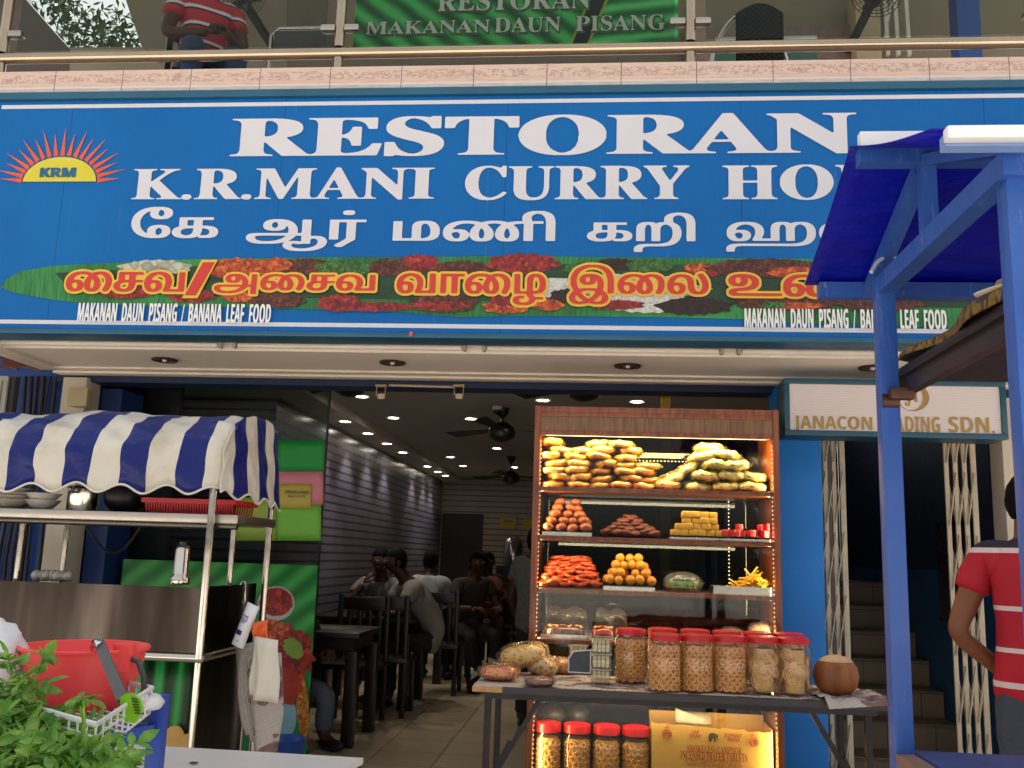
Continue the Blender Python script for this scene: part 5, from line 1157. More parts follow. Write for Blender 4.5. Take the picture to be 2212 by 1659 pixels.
def person(label, loc, rz, J, shirt, pants, sk=skin_m, hair='short', sleeves=.55, head_yaw=0, head_tilt=0, long_sleeve=False, hands=True, group=None, look=V((0, -1, 0))):
    """J: joints in metres relative to loc before turning; default figure faces -Y"""
    rm = Matrix.Rotation(rz, 3, 'Z'); L = V(loc); T_ = lambda p: rm @ V(p) + L
    t = thing('person', label, 'person', loc, group=group)
    jj = {k: T_(v) for k, v in J.items()}
    rad = dict(pelvis=(.13, .11), waist=(.125, .10), chest=(.15, .11), neck=.055, sh_l=.062, sh_r=.062, el_l=.043, el_r=.043, wr_l=.029, wr_r=.029, hip_l=.085, hip_r=.085, kn_l=.06, kn_r=.06, an_l=.042, an_r=.042, to_l=.035, to_r=.035, head0=.058)
    ed = [('pelvis', 'waist'), ('waist', 'chest'), ('chest', 'neck'), ('neck', 'head0'), ('chest', 'sh_l'), ('chest', 'sh_r'), ('sh_l', 'el_l'), ('sh_r', 'el_r'), ('el_l', 'wr_l'), ('el_r', 'wr_r'), ('pelvis', 'hip_l'), ('pelvis', 'hip_r'), ('hip_l', 'kn_l'), ('hip_r', 'kn_r'), ('kn_l', 'an_l'), ('kn_r', 'an_r'), ('an_l', 'to_l'), ('an_r', 'to_r')]
    names = ['pelvis']+[k for k in rad if k != 'pelvis']
    vs_, fs_ = skin({k: (jj[k], rad[k]) for k in names}, ed, 2)
    m = M().add(vs_, fs_)
    h = jj['head']; hr = Matrix.Rotation(rz+head_yaw, 3, 'Z') @ Matrix.Rotation(head_tilt, 3, 'X')
    hp = lambda p: hr @ V(p) + h
    hd = M().ell((0, 0, 0), (.075, .093, .105), 22, 16)
    vv = []
    for x, y, z in hd.v:
        if z < -.02: k = 1-.28*min(1, (-z-.02)/.09); x *= k; y = y*k-(.012 if y < 0 else -.0)
        vv.append(tuple(hp((x, y, z))))
    m.add(vv, hd.f)
    for p, r in (((0, -.097, -.018), (.014, .02, .022)), ((0, -.098, -.055), (.024, .01, .006)), ((0, -.095, -.066), (.022, .01, .006)), ((.077, .008, -.01), (.010, .02, .03)), ((-.077, .008, -.01), (.010, .02, .03)), ((.03, -.083, .02), (.022, .012, .006)), ((-.03, -.083, .02), (.022, .012, .006))):
        m.ell(hp(p), r, 10, 7, rot=hr)
    m.tube([jj['neck'], hp((0, .012, -.05))], [.06, .056], 14)
    if hands:
        for s in 'lr': hand(m, jj['wr_'+s], jj['wr_'+s]-jj['el_'+s], hr @ V((0, .3, -1)) if True else 0, 1, .7)
    m.ob('body', sk, t, ang=80)
    e = M()
    for s in (-1, 1): e.ell(hp((s*.03, -.086, .006)), (.012, .008, .008), 10, 6)
    e.ob('eyes', mat('eye_white', '#cfc8c0', .2), t); e = M()
    for s in (-1, 1): e.ell(hp((s*.03, -.093, .006)), (.006, .004, .006), 8, 5)
    e.ob('pupils', mat('dark_eye', '#120a08', .2), t)
    hm = M().ell((0, 0, 0), (.084, .102, .115), 26, 18, .05, seed=len(label)); hv = []
    for x, y, z in hm.v:
        lim = .035 if y < -.03 else (-.05 if y < .04 else -.085)
        if hair == 'long' and y > 0: lim = -.22
        if z < lim: x *= .80; y *= .80 if y < .03 or hair != 'long' else 1; z = max(z, -.09)*(2.0 if hair == 'long' and y > .02 else .9)
        hv.append(tuple(hp((x, y+.006, z+.008))))
    M().add(hv, hm.f).ob('hair', hair_m, t, ang=180)
    bones = [(a, b, jj[a], jj[b]) for a, b in ed]
    VA = np.array(vs_); best = np.full(len(VA), 9.); bi = np.zeros(len(VA), int); bt = np.zeros(len(VA))
    for i, (a, b, p, q) in enumerate(bones):
        p, q = np.array(p), np.array(q); u = q-p; tt = np.clip(((VA-p)@u)/(u@u), 0, 1); dd = np.linalg.norm(VA-(p+tt[:, None]*u), axis=1)
        r0, r1 = [rad[k][0] if isinstance(rad[k], tuple) else rad[k] for k in (a, b)]; dd = dd/(r0+(r1-r0)*tt)
        up_ = dd < best; best[up_] = dd[up_]; bi[up_] = i; bt[up_] = tt[up_]
    NR = np.zeros_like(VA)
    for f in fs_:
        n_ = np.cross(VA[f[1]]-VA[f[0]], VA[f[2]]-VA[f[0]]); NR[list(f)] += n_
    NR /= np.linalg.norm(NR, axis=1)[:, None]+1e-9
    def garment(name, test, grow, m_):
        on = np.array([test(bones[i][0], bones[i][1], t_) for i, t_ in zip(bi, bt)]); ff = [f for f in fs_ if all(on[list(f)])]
        wob = np.array([math.sin(x*31+z*23)*math.sin(z*41+y*17) for x, y, z in VA-np.array(loc)])
        PV = VA+NR*(grow+.004*wob)[:, None]; ids = sorted({i for f in ff for i in f}); mp_ = {k: n for n, k in enumerate(ids)}
        cnt = {}
        for f in ff:
            for a, b in zip(f, f[1:]+f[:1]): cnt[(min(a, b), max(a, b))] = cnt.get((min(a, b), max(a, b)), 0)+1
        nb = {}
        for (a, b), k in cnt.items():
            if k == 1: nb.setdefault(a, []).append(b); nb.setdefault(b, []).append(a)
        for _ in range(14):
            Q_ = {i: PV[i]*.4+sum(PV[j] for j in v)/len(v)*.6 for i, v in nb.items()}
            for i, v in Q_.items(): PV[i] = v
        o = M().add([PV[i] for i in ids], [tuple(mp_[i] for i in f) for f in ff]).ob(name, m_, t, ang=180)
        md = o.modifiers.new('cloth', 'SOLIDIFY'); md.thickness = .004; md.offset = 1; return o
    sl_ = lambda a, t_: t_ < (sleeves if not long_sleeve else 1) if a[:2] == 'sh' else (long_sleeve and t_ < .9 if a[:2] == 'el' else True)
    garment('shirt', lambda a, b, t_: ((a in ('pelvis', 'waist') and b in ('waist', 'chest')) or (a == 'chest' and b != 'neck') or (a == 'chest' and t_ < .8) or (a[:2] in ('sh', 'el') and sl_(a, t_)) or (a == 'pelvis' and b[:3] == 'hip') or (a[:3] == 'hip' and t_ < .18)), .016, shirt)
    garment('trousers', lambda a, b, t_: (a == 'pelvis') or a[:3] == 'hip' or (a[:2] == 'kn' and t_ < .93), .009, pants)
    sm = M()
    for s in 'lr':
        a, b = jj['an_'+s], jj['to_'+s]; d = (b-a); d.z = 0; d.normalize()
        sm.ell(V(((a.x+b.x)/2, (a.y+b.y)/2, b.z+.008))+d*.02, (.045, .13, .04), 14, 8, rot=V((0, 1, 0)).rotation_difference(d).to_matrix())
    sm.ob('shoes', mat('dark_shoe', '#1c1816', .5), t)
    return t, m
def standing(h=1.66, arms=None):
    k = h/1.7
    J = dict(pelvis=(0, 0, .93), waist=(0, .01, 1.08), chest=(0, .015, 1.30), neck=(0, .02, 1.46), head0=(0, .0, 1.52), head=(0, -.01, 1.595), sh_l=(.175, .015, 1.385), sh_r=(-.175, .015, 1.385), el_l=(.24, .05, 1.10), el_r=(-.24, .05, 1.10), wr_l=(.22, -.08, .88), wr_r=(-.22, -.08, .88),
             hip_l=(.085, 0, .86), hip_r=(-.085, 0, .86), kn_l=(.10, -.02, .48), kn_r=(-.10, -.02, .48), an_l=(.11, .02, .09), an_r=(-.11, .02, .09), to_l=(.13, -.13, .035), to_r=(-.13, -.13, .035))
    if arms: J.update(arms)
    return {n_: (p[0]*k, p[1]*k, p[2]*k) for n_, p in J.items()}
def seated(lean=.08, arms=None, sz=.47):
    J = dict(pelvis=(0, 0, sz+.09), waist=(0, -.01, sz+.24), chest=(0, -lean, sz+.46), neck=(0, -lean*1.4, sz+.62), head0=(0, -lean*1.6-.01, sz+.68), head=(0, -lean*1.7-.02, sz+.755), sh_l=(.175, -lean*1.2, sz+.545), sh_r=(-.175, -lean*1.2, sz+.545), el_l=(.24, -lean*1.3-.12, sz+.30), el_r=(-.24, -lean*1.3-.12, sz+.30), wr_l=(.14, -lean-.36, sz+.32), wr_r=(-.14, -lean-.36, sz+.32),
             hip_l=(.09, -.05, sz+.07), hip_r=(-.09, -.05, sz+.07), kn_l=(.13, -.44, sz+.06), kn_r=(-.13, -.44, sz+.06), an_l=(.13, -.42, .09), an_r=(-.13, -.42, .09), to_l=(.14, -.56, .035), to_r=(-.14, -.56, .035))
    if arms: J.update(arms)
    return J
def bandshirt(name, base, bands): return mat(name, base, .75, var=.10, vs=8, bump=.25, bs=14, bands=bands)
jeans = mat('grey_jeans', '#3d4450', .8, var=.2, vs=14, bump=.3, bs=90); dark_tr = mat('dark_trousers', '#1e1d22', .8, var=.15)
p = at(2165, 1035, 3.95)
redshirt = bandshirt('red_polo', '#b3122a', [(2, 1.395, 1.9, '#23212f'), (2, 1.375, 1.395, '#dcc6c6'), (2, 1.155, 1.173, '#dcc6c6'), (2, .998, 1.016, '#dcc6c6'), (2, .865, .888, '#dcc6c6')])
pm, _ = person('man in a red polo shirt with white stripes standing behind the blue stall', (1.71, 3.95, 0), R(142), standing(1.68, dict(el_l=(.28, .10, 1.07), wr_l=(.14, -.08, .90), el_r=(-.25, .02, 1.08), wr_r=(-.12, -.16, .92))), redshirt, jeans, sk=mat('warm_brown_skin', '#7e4a2c', .5, var=.1), head_yaw=R(-20))
# ---- upstairs guest
z0 = 3.62
uj = seated(.02, dict(el_r=(-.25, -.06, .74), wr_r=(-.02, -.26, .72), el_l=(.24, -.1, .74), wr_l=(.08, -.28, .74)))
us = bandshirt('red_striped_shirt', '#b02434', [(2, .70, .715, '#1d2038'), (2, .715, .735, '#cfc6d0'), (2, .82, .832, '#1d2038'), (2, .832, .852, '#cfc6d0'), (2, .93, .942, '#1d2038'), (2, .942, .962, '#cfc6d0'), (2, 1.03, 1.042, '#1d2038'), (2, 1.042, 1.06, '#cfc6d0')])
p = at(432, 90, 5.45)
person('guest in a red striped polo shirt sitting upstairs behind the balcony glass', (p.x, 5.5, 3.76), R(35), uj, us, mat('blue_jeans', '#2c3c5c', .8, var=.2), sk=skin_d)
def chair(name, label, loc, rz, m_, group=None, seat_z=.45):
    t = thing(name, label, 'chair', loc, group=group); b = V(loc); rm = Matrix.Rotation(rz, 3, 'Z')
    def bx(*a): 
        m = M().box(*a, .006); m.v = [tuple(rm @ V(p)+b) for p in m.v]; return m
    for x in (-.19, .19):
        bx(x-.02, x+.02, -.20, -.16, 0, seat_z-.031).ob('leg', m_, t)
        bx(x-.02, x+.02, .17, .21, 0, .96).ob('leg', m_, t)
    bx(-.22, .22, -.22, .215, seat_z-.03, seat_z+.01).ob('seat', m_, t)
    m = bx(-.169, .169, .18, .205, .84, .94)
    for k in range(4): m.add(*(lambda q: (q.v, q.f))(bx(-.14+.083*k, -.10+.083*k, .182, .203, seat_z+.02, .839)))
    m.ob('backrest', m_, t); return t
dwood = mat('dark_wood', '#1d1210', .35, var=.3, vs=10, stretch=(1, 1, .3))
chair('wooden_chair', 'dark chair under the guest upstairs in the red striped shirt', (p.x, 5.52, 3.76), R(35), dwood)
c0 = at(655, 75, 5.3); t = thing('steel_chair', 'grey backed chair with chrome frame upstairs beside the leaf sign', 'chair', (c0.x, 5.3, 3.76))
a_, b_ = at(590, 102, 5.3), at(725, 65, 5.3)
M().box(a_.x, b_.x, 5.29, 5.32, 4.3, b_.z, .03).ob('backrest', mat('grey_vinyl', '#474348', .5, var=.1), t)
M().tube([(a_.x-.02, 5.305, 3.762), (a_.x-.02, 5.305, b_.z-.03), (a_.x+.03, 5.305, b_.z+.02), (b_.x-.03, 5.305, b_.z+.02), (b_.x+.02, 5.305, b_.z-.03), (b_.x+.02, 5.305, 3.762)], .012, 10).ob('chrome_frame', pole_st, t)
M().box(a_.x, b_.x, 5.33, 5.72, 4.2, 4.24, .02).ob('seat', mat('grey_vinyl', '#474348', .5, var=.1), t)
for x in (a_.x-.01, b_.x+.01): M().tube([(x, 5.70, 3.762), (x, 5.70, 4.199)], .011, 8).ob('leg', pole_st, t)
c0 = at(1635, 70, 5.4); t = thing('woven_chair', 'black woven back chair with round chrome frame upstairs', 'chair', (c0.x, 5.6, 3.76))
a_, b_ = at(1590, 100, 5.4), at(1690, 30, 5.4); zc_ = b_.z
n = N('black_weave'); ck_ = n.n('TexChecker'); ck_.inputs['Scale'].default_value = 60; ck_.inputs[1].default_value = (.012, .012, .013, 1); ck_.inputs[2].default_value = (.03, .03, .032, 1); n.l(n.co(), ck_.inputs[0]); n.col(ck_.outputs[0]); n.set(.8, 0, .1); n.bump(ck_.outputs['Fac'], .6, .01)
M().grid(lambda a, b: V((a_.x+(b_.x-a_.x)*a, 5.4-.03*math.sin(PI*a), 4.05+(zc_-4.05+.05*math.sin(PI*a))*b)), 16, 12).ob('backrest', n.m, t, solid=.02, ang=180)
a2, b2 = at(1522, 100, 5.42), at(1712, 100, 5.42); xm_, rx_ = (a2.x+b2.x)/2, (b2.x-a2.x)/2
M().tube([(xm_+rx_*math.cos(A)*-1, 5.43, 3.98+(zc_-3.98+.03)*math.sin(A)) for A in [PI*i/28 for i in range(29)]], .014, 10).ob('chrome_hoop', pole_st, t)
M().lathe([(.001, 0), (.2, 0), (.22, .03), (.2, .05), (.001, .05)], (xm_, 5.64, 4.2), 24).ob('seat', mat('black_vinyl', '#161416', .5), t)
for A in (0.8, 2.3, 3.9, 5.5): M().tube([(xm_+.16*math.cos(A), 5.64+.16*math.sin(A), 4.2), (xm_+.2*math.cos(A), 5.64+.2*math.sin(A), 3.762)], .012, 8).ob('leg', pole_st, t)
a_, b_ = at(1545, 80, 6.6), at(1765, 70, 6.6); t = thing('green_table', 'table with green top behind the woven chair upstairs', 'table', ((a_.x+b_.x)/2, 7.0, 3.76))
M().box(a_.x, b_.x, 6.6, 7.3, a_.z-.04, a_.z, .005).ob('tabletop', mat('white_edge_top', '#a8b4b0', .4), t); M().box(a_.x, b_.x, 6.62, 6.64, a_.z-.3, a_.z-.041).ob('apron', mat('green_apron', '#2f5a4c', .5), t)
for x in (a_.x+.04, b_.x-.04):
    for y in (6.66, 7.24): M().box(x-.02, x+.02, y-.02, y+.02, 3.761, a_.z-.041).ob('leg', pole_st, t)
def wall_fan(px, py, Y, r_, lb):
    c = at(px, py, Y); t = thing('wall_fan', lb, 'fan', (c.x, Y, c.z)); m = M()
    for k in range(6): m.torus((c.x, Y, c.z), r_*(.25+.15*k), .004, V((0, 1, 0)), 30, 4)
    for k in range(24): A = 2*PI*k/24; m.tube([(c.x, Y-.03, c.z), (c.x+r_*math.cos(A), Y, c.z+r_*math.sin(A))], .003, 4)
    m.ob('cage', mat('black_fan', '#1b191a', .4), t); M().ell((c.x, Y+.08, c.z), (.07, .09, .07)).ob('motor', mat('black_fan', '#1b191a', .4), t)
    for k in range(3): A = 2*PI*k/3; M().ell((c.x+r_*.5*math.cos(A), Y+.02, c.z+r_*.5*math.sin(A)), (r_*.4, .008, r_*.22), 12, 6, rot=Matrix.Rotation(-A, 3, 'Y')).ob('blade', mat('smoky_blade', '#2c282a', .3), t)
    M().box(c.x-.03, c.x+.03, Y+.16, 8.6, c.z-.03, c.z+.03).ob('wall_arm', mat('black_fan', '#1b191a', .4), t)
wall_fan(520, -8, 7.6, .235, 'black wall fan upstairs above the guest in the striped shirt')
wall_fan(1892, -12, 7.6, .21, 'black wall fan upstairs above the pale wall right of the woven chair')
# tree seen through the upstairs opening
tr = thing('tree', 'leafy tree in the bright light beyond the upstairs opening', 'tree', (at(190, 60, 16).x, 16, -.2))
tb_ = at(190, 60, 16); bark = mat('bark', '#4a3c30', .9, var=.3)
M().tube([(tb_.x, 16, -.2), (tb_.x+.1, 16, 4), (tb_.x-.1, 16.1, 7.5), (tb_.x+.05, 16, 9.6)], [.22, .18, .12, .05], 10).ob('trunk', bark, tr)
m = M(); r_ = random.Random(4)
cl = [(at(x, y, 16)) for x, y in ((150, 40), (60, -30), (110, 60), (160, 95), (185, 70), (215, 55), (250, 80), (140, 20), (265, 95), (200, 92), (235, 70), (285, 90), (120, -10), (90, -40))]
for c in cl:
    for k in range(75):
        p = c+V((r_.gauss(0, .26), r_.gauss(0, .35), r_.gauss(0, .2))); u = V((r_.gauss(0, 1), r_.gauss(0, 1), r_.gauss(0, 1))).normalized(); w_ = u.cross(V((.3, .2, 1))).normalized(); s = r_.uniform(.04, .075)
        m.add([p-u*s*1.6, p+w_*s*.6, p+u*s*1.6, p-w_*s*.6], [(0, 1, 2, 3)])
m.ob('crown', mat('tree_leaf', '#3c5a2c', .6, var=.4, vs=2), tr, smooth=False, raw=True)
# ================================================================== INTERIOR: lamps, fans, tables, diners
lamp_e = emit('downlight_glow', '#fff2dc', 14)
def dl(px, py, z, lb, group, spot=0):
    p = at(px, py, z=z); t = thing('ceiling_light', lb, 'downlight', (p.x, p.y, z), group=group)
    M().lathe([(.045, -.001), (.060, -.007), (.064, -.003), (.062, -.0005)], p, 24).ob('rim', mat('white_rim', '#d0ccc4', .4), t)
    M().lathe([(.044, -.004), (.001, -.005)], p, 24).ob('diffuser', lamp_e, t)
    if spot:
        l = bpy.data.lights.new('downlight_lamp', 'SPOT'); l.energy = spot; l.spot_size = R(95); l.spot_blend = .6; l.shadow_soft_size = .04; l.color = (1, .93, .82)
        o = bpy.data.objects.new('downlight_lamp', l); COL.objects.link(o); o.parent = t; o.location = (0, 0, -.02)
LBC = ['beside the left hidden fan', 'near the drop edge above the tables', 'left of the middle fan', 'just above the sweets cabinet, left one', 'between the two full ceiling fans', 'deep in the room by the drop', 'deepest of the drop side row', 'beside the far ceiling fan', 'above the sweets cabinet, right one']
for i, (px, py) in enumerate(((782, 856), (850, 902), (1017, 904), (1173, 864), (1073, 968), (973, 987), (1000, 1006), (1111, 1009), (1376, 867))):
    dl(px, py, 2.499, 'lit round downlight in the grey restaurant ceiling, '+LBC[i], 'lit downlights in the main ceiling', 6 if i in (1, 4, 6) else 0)
for i, (px, py) in enumerate(((746, 910), (795, 936), (836, 958), (870, 977), (923, 1007), (946, 1019), (962, 1027))):
    dl(px, py, 2.431, 'lit small downlight in the dropped strip along the slatted wall', 'lit downlights along the slatted wall', 6)
blkf = mat('fan_black', '#14110f', .35, var=.2)
def fan(px, ptop, pbot, Y, lb, group='ceiling fans in the restaurant'):
    a, b = at(px, ptop, Y), at(px, pbot, Y); t = thing('ceiling_fan', lb, 'fan', (a.x, Y, 2.5), group=group); c = V((a.x, Y, b.z))
    M().lathe([(.055, 0), (.045, -.05), (.015, -.085), (.001, -.085)], (a.x, Y, 2.499), 20).ob('ceiling_cup', blkf, t)
    M().tube([(a.x, Y, 2.42), (a.x, Y, b.z+.13)], .012, 10).ob('rod', blkf, t)
    M().lathe([(.001, .17), (.05, .16), (.10, .12), (.115, .08), (.10, .035), (.05, .008), (.001, 0)], c, 28).ob('motor', blkf, t)
    for k in range(3):
        A = .35+2*PI*k/3; d = V((math.cos(A), math.sin(A), 0)); q = V((-d.y, d.x, .25)).normalized()
        M().prism([c+d*.12+V((0, 0, .10))-q*.025, c+d*.62+V((0, 0, .10))-q*.065, c+d*.64+V((0, 0, .10))+q*.06, c+d*.12+V((0, 0, .10))+q*.025], (0, 0, .006)).ob('blade', blkf, t)
fan(1086, 882, 955, 7.7, 'black ceiling fan in the middle of the restaurant left of the cabinet top')
fan(1104, 1000, 1047, 11.5, 'small looking black ceiling fan far back in the restaurant')
fan(756, 820, 858, 6.45, 'black ceiling fan whose motor shows under the dark beam at the left')
fan(1262, 820, 868, 6.45, 'black ceiling fan whose motor shows under the dark beam above the cabinet')
cam_p = at(1074, 870, 7.6); t = thing('security_camera', 'small white dome camera on the restaurant ceiling', 'camera', (cam_p.x, 7.6, 2.42))
M().lathe([(.04, 0), (.04, -.03), (.001, -.03)], (cam_p.x, 7.6, 2.499), 18).ob('mount', mat('white_rim', ''), t); M().ell((cam_p.x, 7.6, 2.46), (.03, .03, .03)).ob('dome', blkf, t)
# wire-hung emergency lamp under the lintel
hb = mat('beige_fitting', '#b09a7a', .5); t = thing('hanging_fixture', 'thin tube fixture with two small cream boxes hung on wires under the beam', 'light fitting', (at(905, 835, 5.85).x, 5.85, 2.28))
for px in (824, 992):
    p = at(px, 832, 5.74); q = at(px, 856, 5.74)
    m = M().box(p.x-.035, p.x+.035, 5.72, 5.76, p.z-.012, p.z+.002, .002); m.box(p.x-.03, p.x-.026, 5.73, 5.745, q.z, p.z-.012).box(p.x+.026, p.x+.03, 5.73, 5.745, q.z, p.z-.012); m.ob('bracket', hb, t)
    M().box(q.x-.022, q.x+.022, 5.725, 5.755, q.z-.018, q.z+.014, .003).ob('lamp_box', mat('cream_box', '#cdb898', .5), t)
a, b = at(840, 832, 5.745), at(980, 836, 5.745); M().tube([a, b], .008, 8).ob('tube', mat('pale_tube', '#b9a890', .4), t)
# tables and chairs along the left wall
def table(x0, x1, y0, y1, lb):
    t = thing('dining_table', lb, 'table', ((x0+x1)/2, (y0+y1)/2, 0), group='dark dining tables')
    M().box(x0, x1, y0, y1, .715, .75, .004).ob('tabletop', dwood, t); M().box(x0+.05, x1-.05, y0+.05, y1-.05, .63, .7145).ob('apron', dwood, t)
    for x in (x0+.05, x1-.05):
        for y in (y0+.05, y1-.05): M().box(x-.04, x+.04, y-.04, y+.04, 0.001, .629, .004).ob('leg', dwood, t)
table(-2.42+.02, -1.60, 6.55, 7.25, 'dark wooden table nearest the entrance, beside the banner stand')
table(-2.40, -1.55, 8.15, 8.95, 'dark wooden table where the man with glasses of water sits')
table(-2.40, -1.55, 9.9, 10.6, 'dark wooden table in the middle of the slatted wall')
table(-2.40, -1.55, 11.6, 12.3, 'dark wooden table farthest back along the slatted wall')
for i, (x, y, rz, lb) in enumerate(((-1.85, 7.50, 0, 'behind the first table facing the entrance side'), (-1.72, 8.02, PI, 'with its back to the street at the second table'), (-1.50, 9.35, PI, 'between the second and third tables'), (-1.30, 10.9, R(80), 'at the aisle end of the third table'), (-1.22, 12.2, R(90), 'farthest along the aisle'), (-.75, 11.0, R(-90), 'across the aisle near the far wall'), (-.62, 9.6, R(-90), 'across the aisle behind the standing man'))):
    chair('dining_chair', 'dark wooden dining chair '+lb, (x, y, 0), rz, dwood, 'dark dining chairs')
gls = mat('water_glass', '#a89a70', .1, coat=.5)
for i, (px, d) in enumerate(((762, 'left'), (773, 'right'))):
    p = at(px, 1322, 8.2); t = tag(M().lathe([(.001, 0), (.026, 0), (.032, .11), (.029, .11), (.024, .01), (.001, .01)], (p.x, 8.28, .751), 18).ob('drinking_glass', glass('tumbler', '#d8d0b0', 2, .15, '#c0b080'), solid=0), '%s one of two tall glasses of water on the second table' % d, 'glass')
for i, (px, d) in enumerate(((790, 'third'), (826, 'fourth'))):
    p = at(px, 1322, 8.4); tag(M().lathe([(.001, 0), (.03, 0), (.045, .03), (.042, .03), (.026, .006), (.001, .006)], (p.x, 8.5, .751), 18).ob('steel_cup', pole_st), 'small steel cup on the second table, %s vessel from the left' % d, 'cup')
q = at(800, 1338, 6.9); tag(M().box(-2.2, -1.75, 6.75, 7.05, .751, .753).ob('leaf_plate', mat('leaf_plate_green', '#5d7a34', .5)), 'banana leaf laid as a plate on the table nearest the entrance', 'leaf plate')
lt_s = mat('pale_shirt', '#8f8b84', .8, var=.12, bump=.3, bs=12); lt_s2 = mat('grey_check_shirt', '#6d6a68', .8, var=.25, vs=30); wt_s = mat('white_shirt', '#b5b5b8', .8, var=.06); or_s = mat('orange_print_shirt', '#6e3a24', .8, var=.5, vs=20); br_s = mat('brown_shirt', '#3d2c24', .8)
dn = 'diners at the dark tables'
person('diner in a grey shirt facing the street with raised hand behind the glasses', (-1.98, 9.02, 0), 0, seated(.14, dict(el_r=(-.28, -.35, .80), wr_r=(-.13, -.32, 1.02))), lt_s2, dark_tr, skin_d, hands=True, group=dn)
person('diner in a pale shirt leaning over the second table with back to the aisle', (-1.42, 8.60, 0), R(-62), seated(.22, dict(wr_l=(.1, -.5, .80), wr_r=(-.1, -.5, .80))), lt_s, dark_tr, skin_d, group=dn)
person('dark haired diner in a white shirt turned away at the third table', (-1.75, 10.0, 0), R(175), seated(.05), wt_s, dark_tr, skin_d, group=dn)
person('woman with long dark hair in a brown top seated by the aisle', (-1.30, 9.9, 0), R(30), seated(.10), br_s, dark_tr, skin_d, hair='long', group=dn)
person('diner in an orange printed shirt behind the long haired woman', (-1.22, 10.8, 0), R(-20), seated(.08), or_s, dark_tr, skin_d, group=dn)
person('diner in dark clothes farthest back by the dark door', (-1.35, 12.0, 0), R(10), seated(.06), br_s, dark_tr, skin_d, group=dn)
person('person in grey jeans sitting behind the green banner, hair and knee showing', (at(600, 1300, 6.62).x, 6.66, 0), R(52), seated(.05, None, .30), mat('dark_top', '#23252c', .8), mat('pale_jeans', '#5d6470', .8, var=.15, vs=12), skin_d, group=dn)
person('person in a pale shirt standing half hidden behind the sweets cabinet', (at(1158, 1300, 7.6).x, 7.6, 0), R(150), standing(1.52), lt_s2, dark_tr, skin_d)
# back wall: notices, steel urn on a dark stand
for i, (x0, x1, y0, y1, s, lb) in enumerate(((1080, 1115, 1120, 1142, 'TOILET', 'yellow notice on the pale back wall left of the cabinet'), (1131, 1152, 1121, 1144, '', 'yellow notice half hidden by the cabinet edge on the back wall'))):
    p, q = at(x0, y1, 14.77), at(x1, y0, 14.77); o = tag(M().box(p.x, q.x, 14.77, 14.774, p.z, q.z).ob('notice', mat('yellow_notice', '#c9b040', .5, var=.05), smooth=False), lb, 'notice')
    if s: lt = M(); text(lt, sans(s), p.x+.05, q.x-.05, p.z+.10, q.z-.03, lambda u, v: (u, 14.766, v), res=50); lt.ob('lettering', mat('black_ink', '#17130f', .6), o, smooth=False)
p = at(1108, 1220, 12.6); t = thing('water_urn', 'tall shiny steel water urn on a dark stand at the back', 'urn', (p.x, 12.6, 0)); zb_ = at(1108, 1222, 12.6).z
M().lathe([(.001, 0), (.12, 0), (.13, .03), (.12, .3), (.08, .36), (.03, .38), (.001, .38)], (p.x, 12.6, zb_), 24).ob('urn_body', pole_st, t)
M().box(p.x-.2, p.x+.2, 12.4, 12.8, 0.001, zb_-.001, .01).ob('stand', dwood, t)
# glass topped food counter behind the cabinet
t = thing('food_counter', 'white edged glass food counter glimpsed through the back of the cabinet', 'counter', (.6, 6.6, 0))
M().box(.05, 1.2, 6.4, 7.0, .001, .86, .01).ob('counter_body', mat('counter_steel', '#a8a49c', .3, 1), t)
M().tube([(.05, 6.42, 1.16), (.5, 6.40, 1.14), (1.2, 6.40, 1.02)], .03, 10).ob('white_edge', mat('counter_white', '#d8dcd8', .3), t)
M().grid(lambda a, b: V((.05+1.15*a, 6.42+.3*b*b, 1.1-.1*a-.22*(1-b))), 8, 6).ob('curved_glass', glass('counter_glass', '#dfe8e4', 2), t)
M().box(.40, .46, 6.1, 6.16, 0.001, 2.49).ob('yellow_post', mat('yellow_post', '#b8922c', .5), tag(thing('post', 'yellow painted post behind the glass back of the cabinet', 'post', (.43, 6.13, 0))))

# ================================================================== LEFT EDGE CLUTTER
cb = tag(M().box(at(160, 860, 5.68).x-.02, at(185, 860, 5.68).x+.03, 5.64, 5.718, at(170, 880, 5.7).z, at(170, 840, 5.7).z, .006).ob('junction_box', mat('beige_box', '#b5a682', .5)), 'beige electrical box on the white pillar left of the entrance', 'box')
m = M(); r_ = random.Random(9)
for k in range(7):
    x = at(40+k*14, 800, 5.8).x; m.tube([(x, 5.82-.004*k, 2.36), (x+r_.uniform(-.03, .03), 5.82-.004*k, 2.0), (x+r_.uniform(-.03, .03), 5.82, 1.2), (x, 5.82, .4)], r_.uniform(.006, .016), 8)
m.ob('cable_bundle', mat('dark_cable', '#2a1c1c', .6, var=.3), tag(thing('wall_cables', 'dark cables and pipes running down the blue wall left of the white pillar', 'cables', (at(80, 800, 5.8).x, 5.82, .4))))
m = M()
for k in range(9): m.tube([at(10+r_.uniform(-10, 80), 780+r_.uniform(-8, 20), 5.7) for _ in range(5)], .009, 6)
m.ob('loose_wires', mat('red_brown_wire', '#6a3a30', .6, var=.4, vs=5), tag(thing('wire_tangle', 'tangle of loose red brown wires under the left end of the soffit', 'wires', at(40, 790, 5.7))))
a, b = at(-30, 1010, 5.5), at(18, 812, 5.5); t = thing('poster', 'colourful poster in a white frame at the left edge behind the awning', 'poster', ((a.x+b.x)/2, 5.5, a.z))
M().box(a.x, b.x, 5.5, 5.52, a.z, b.z, .004).ob('frame', mat('white_poster_frame', '#b9bab0', .4), t)
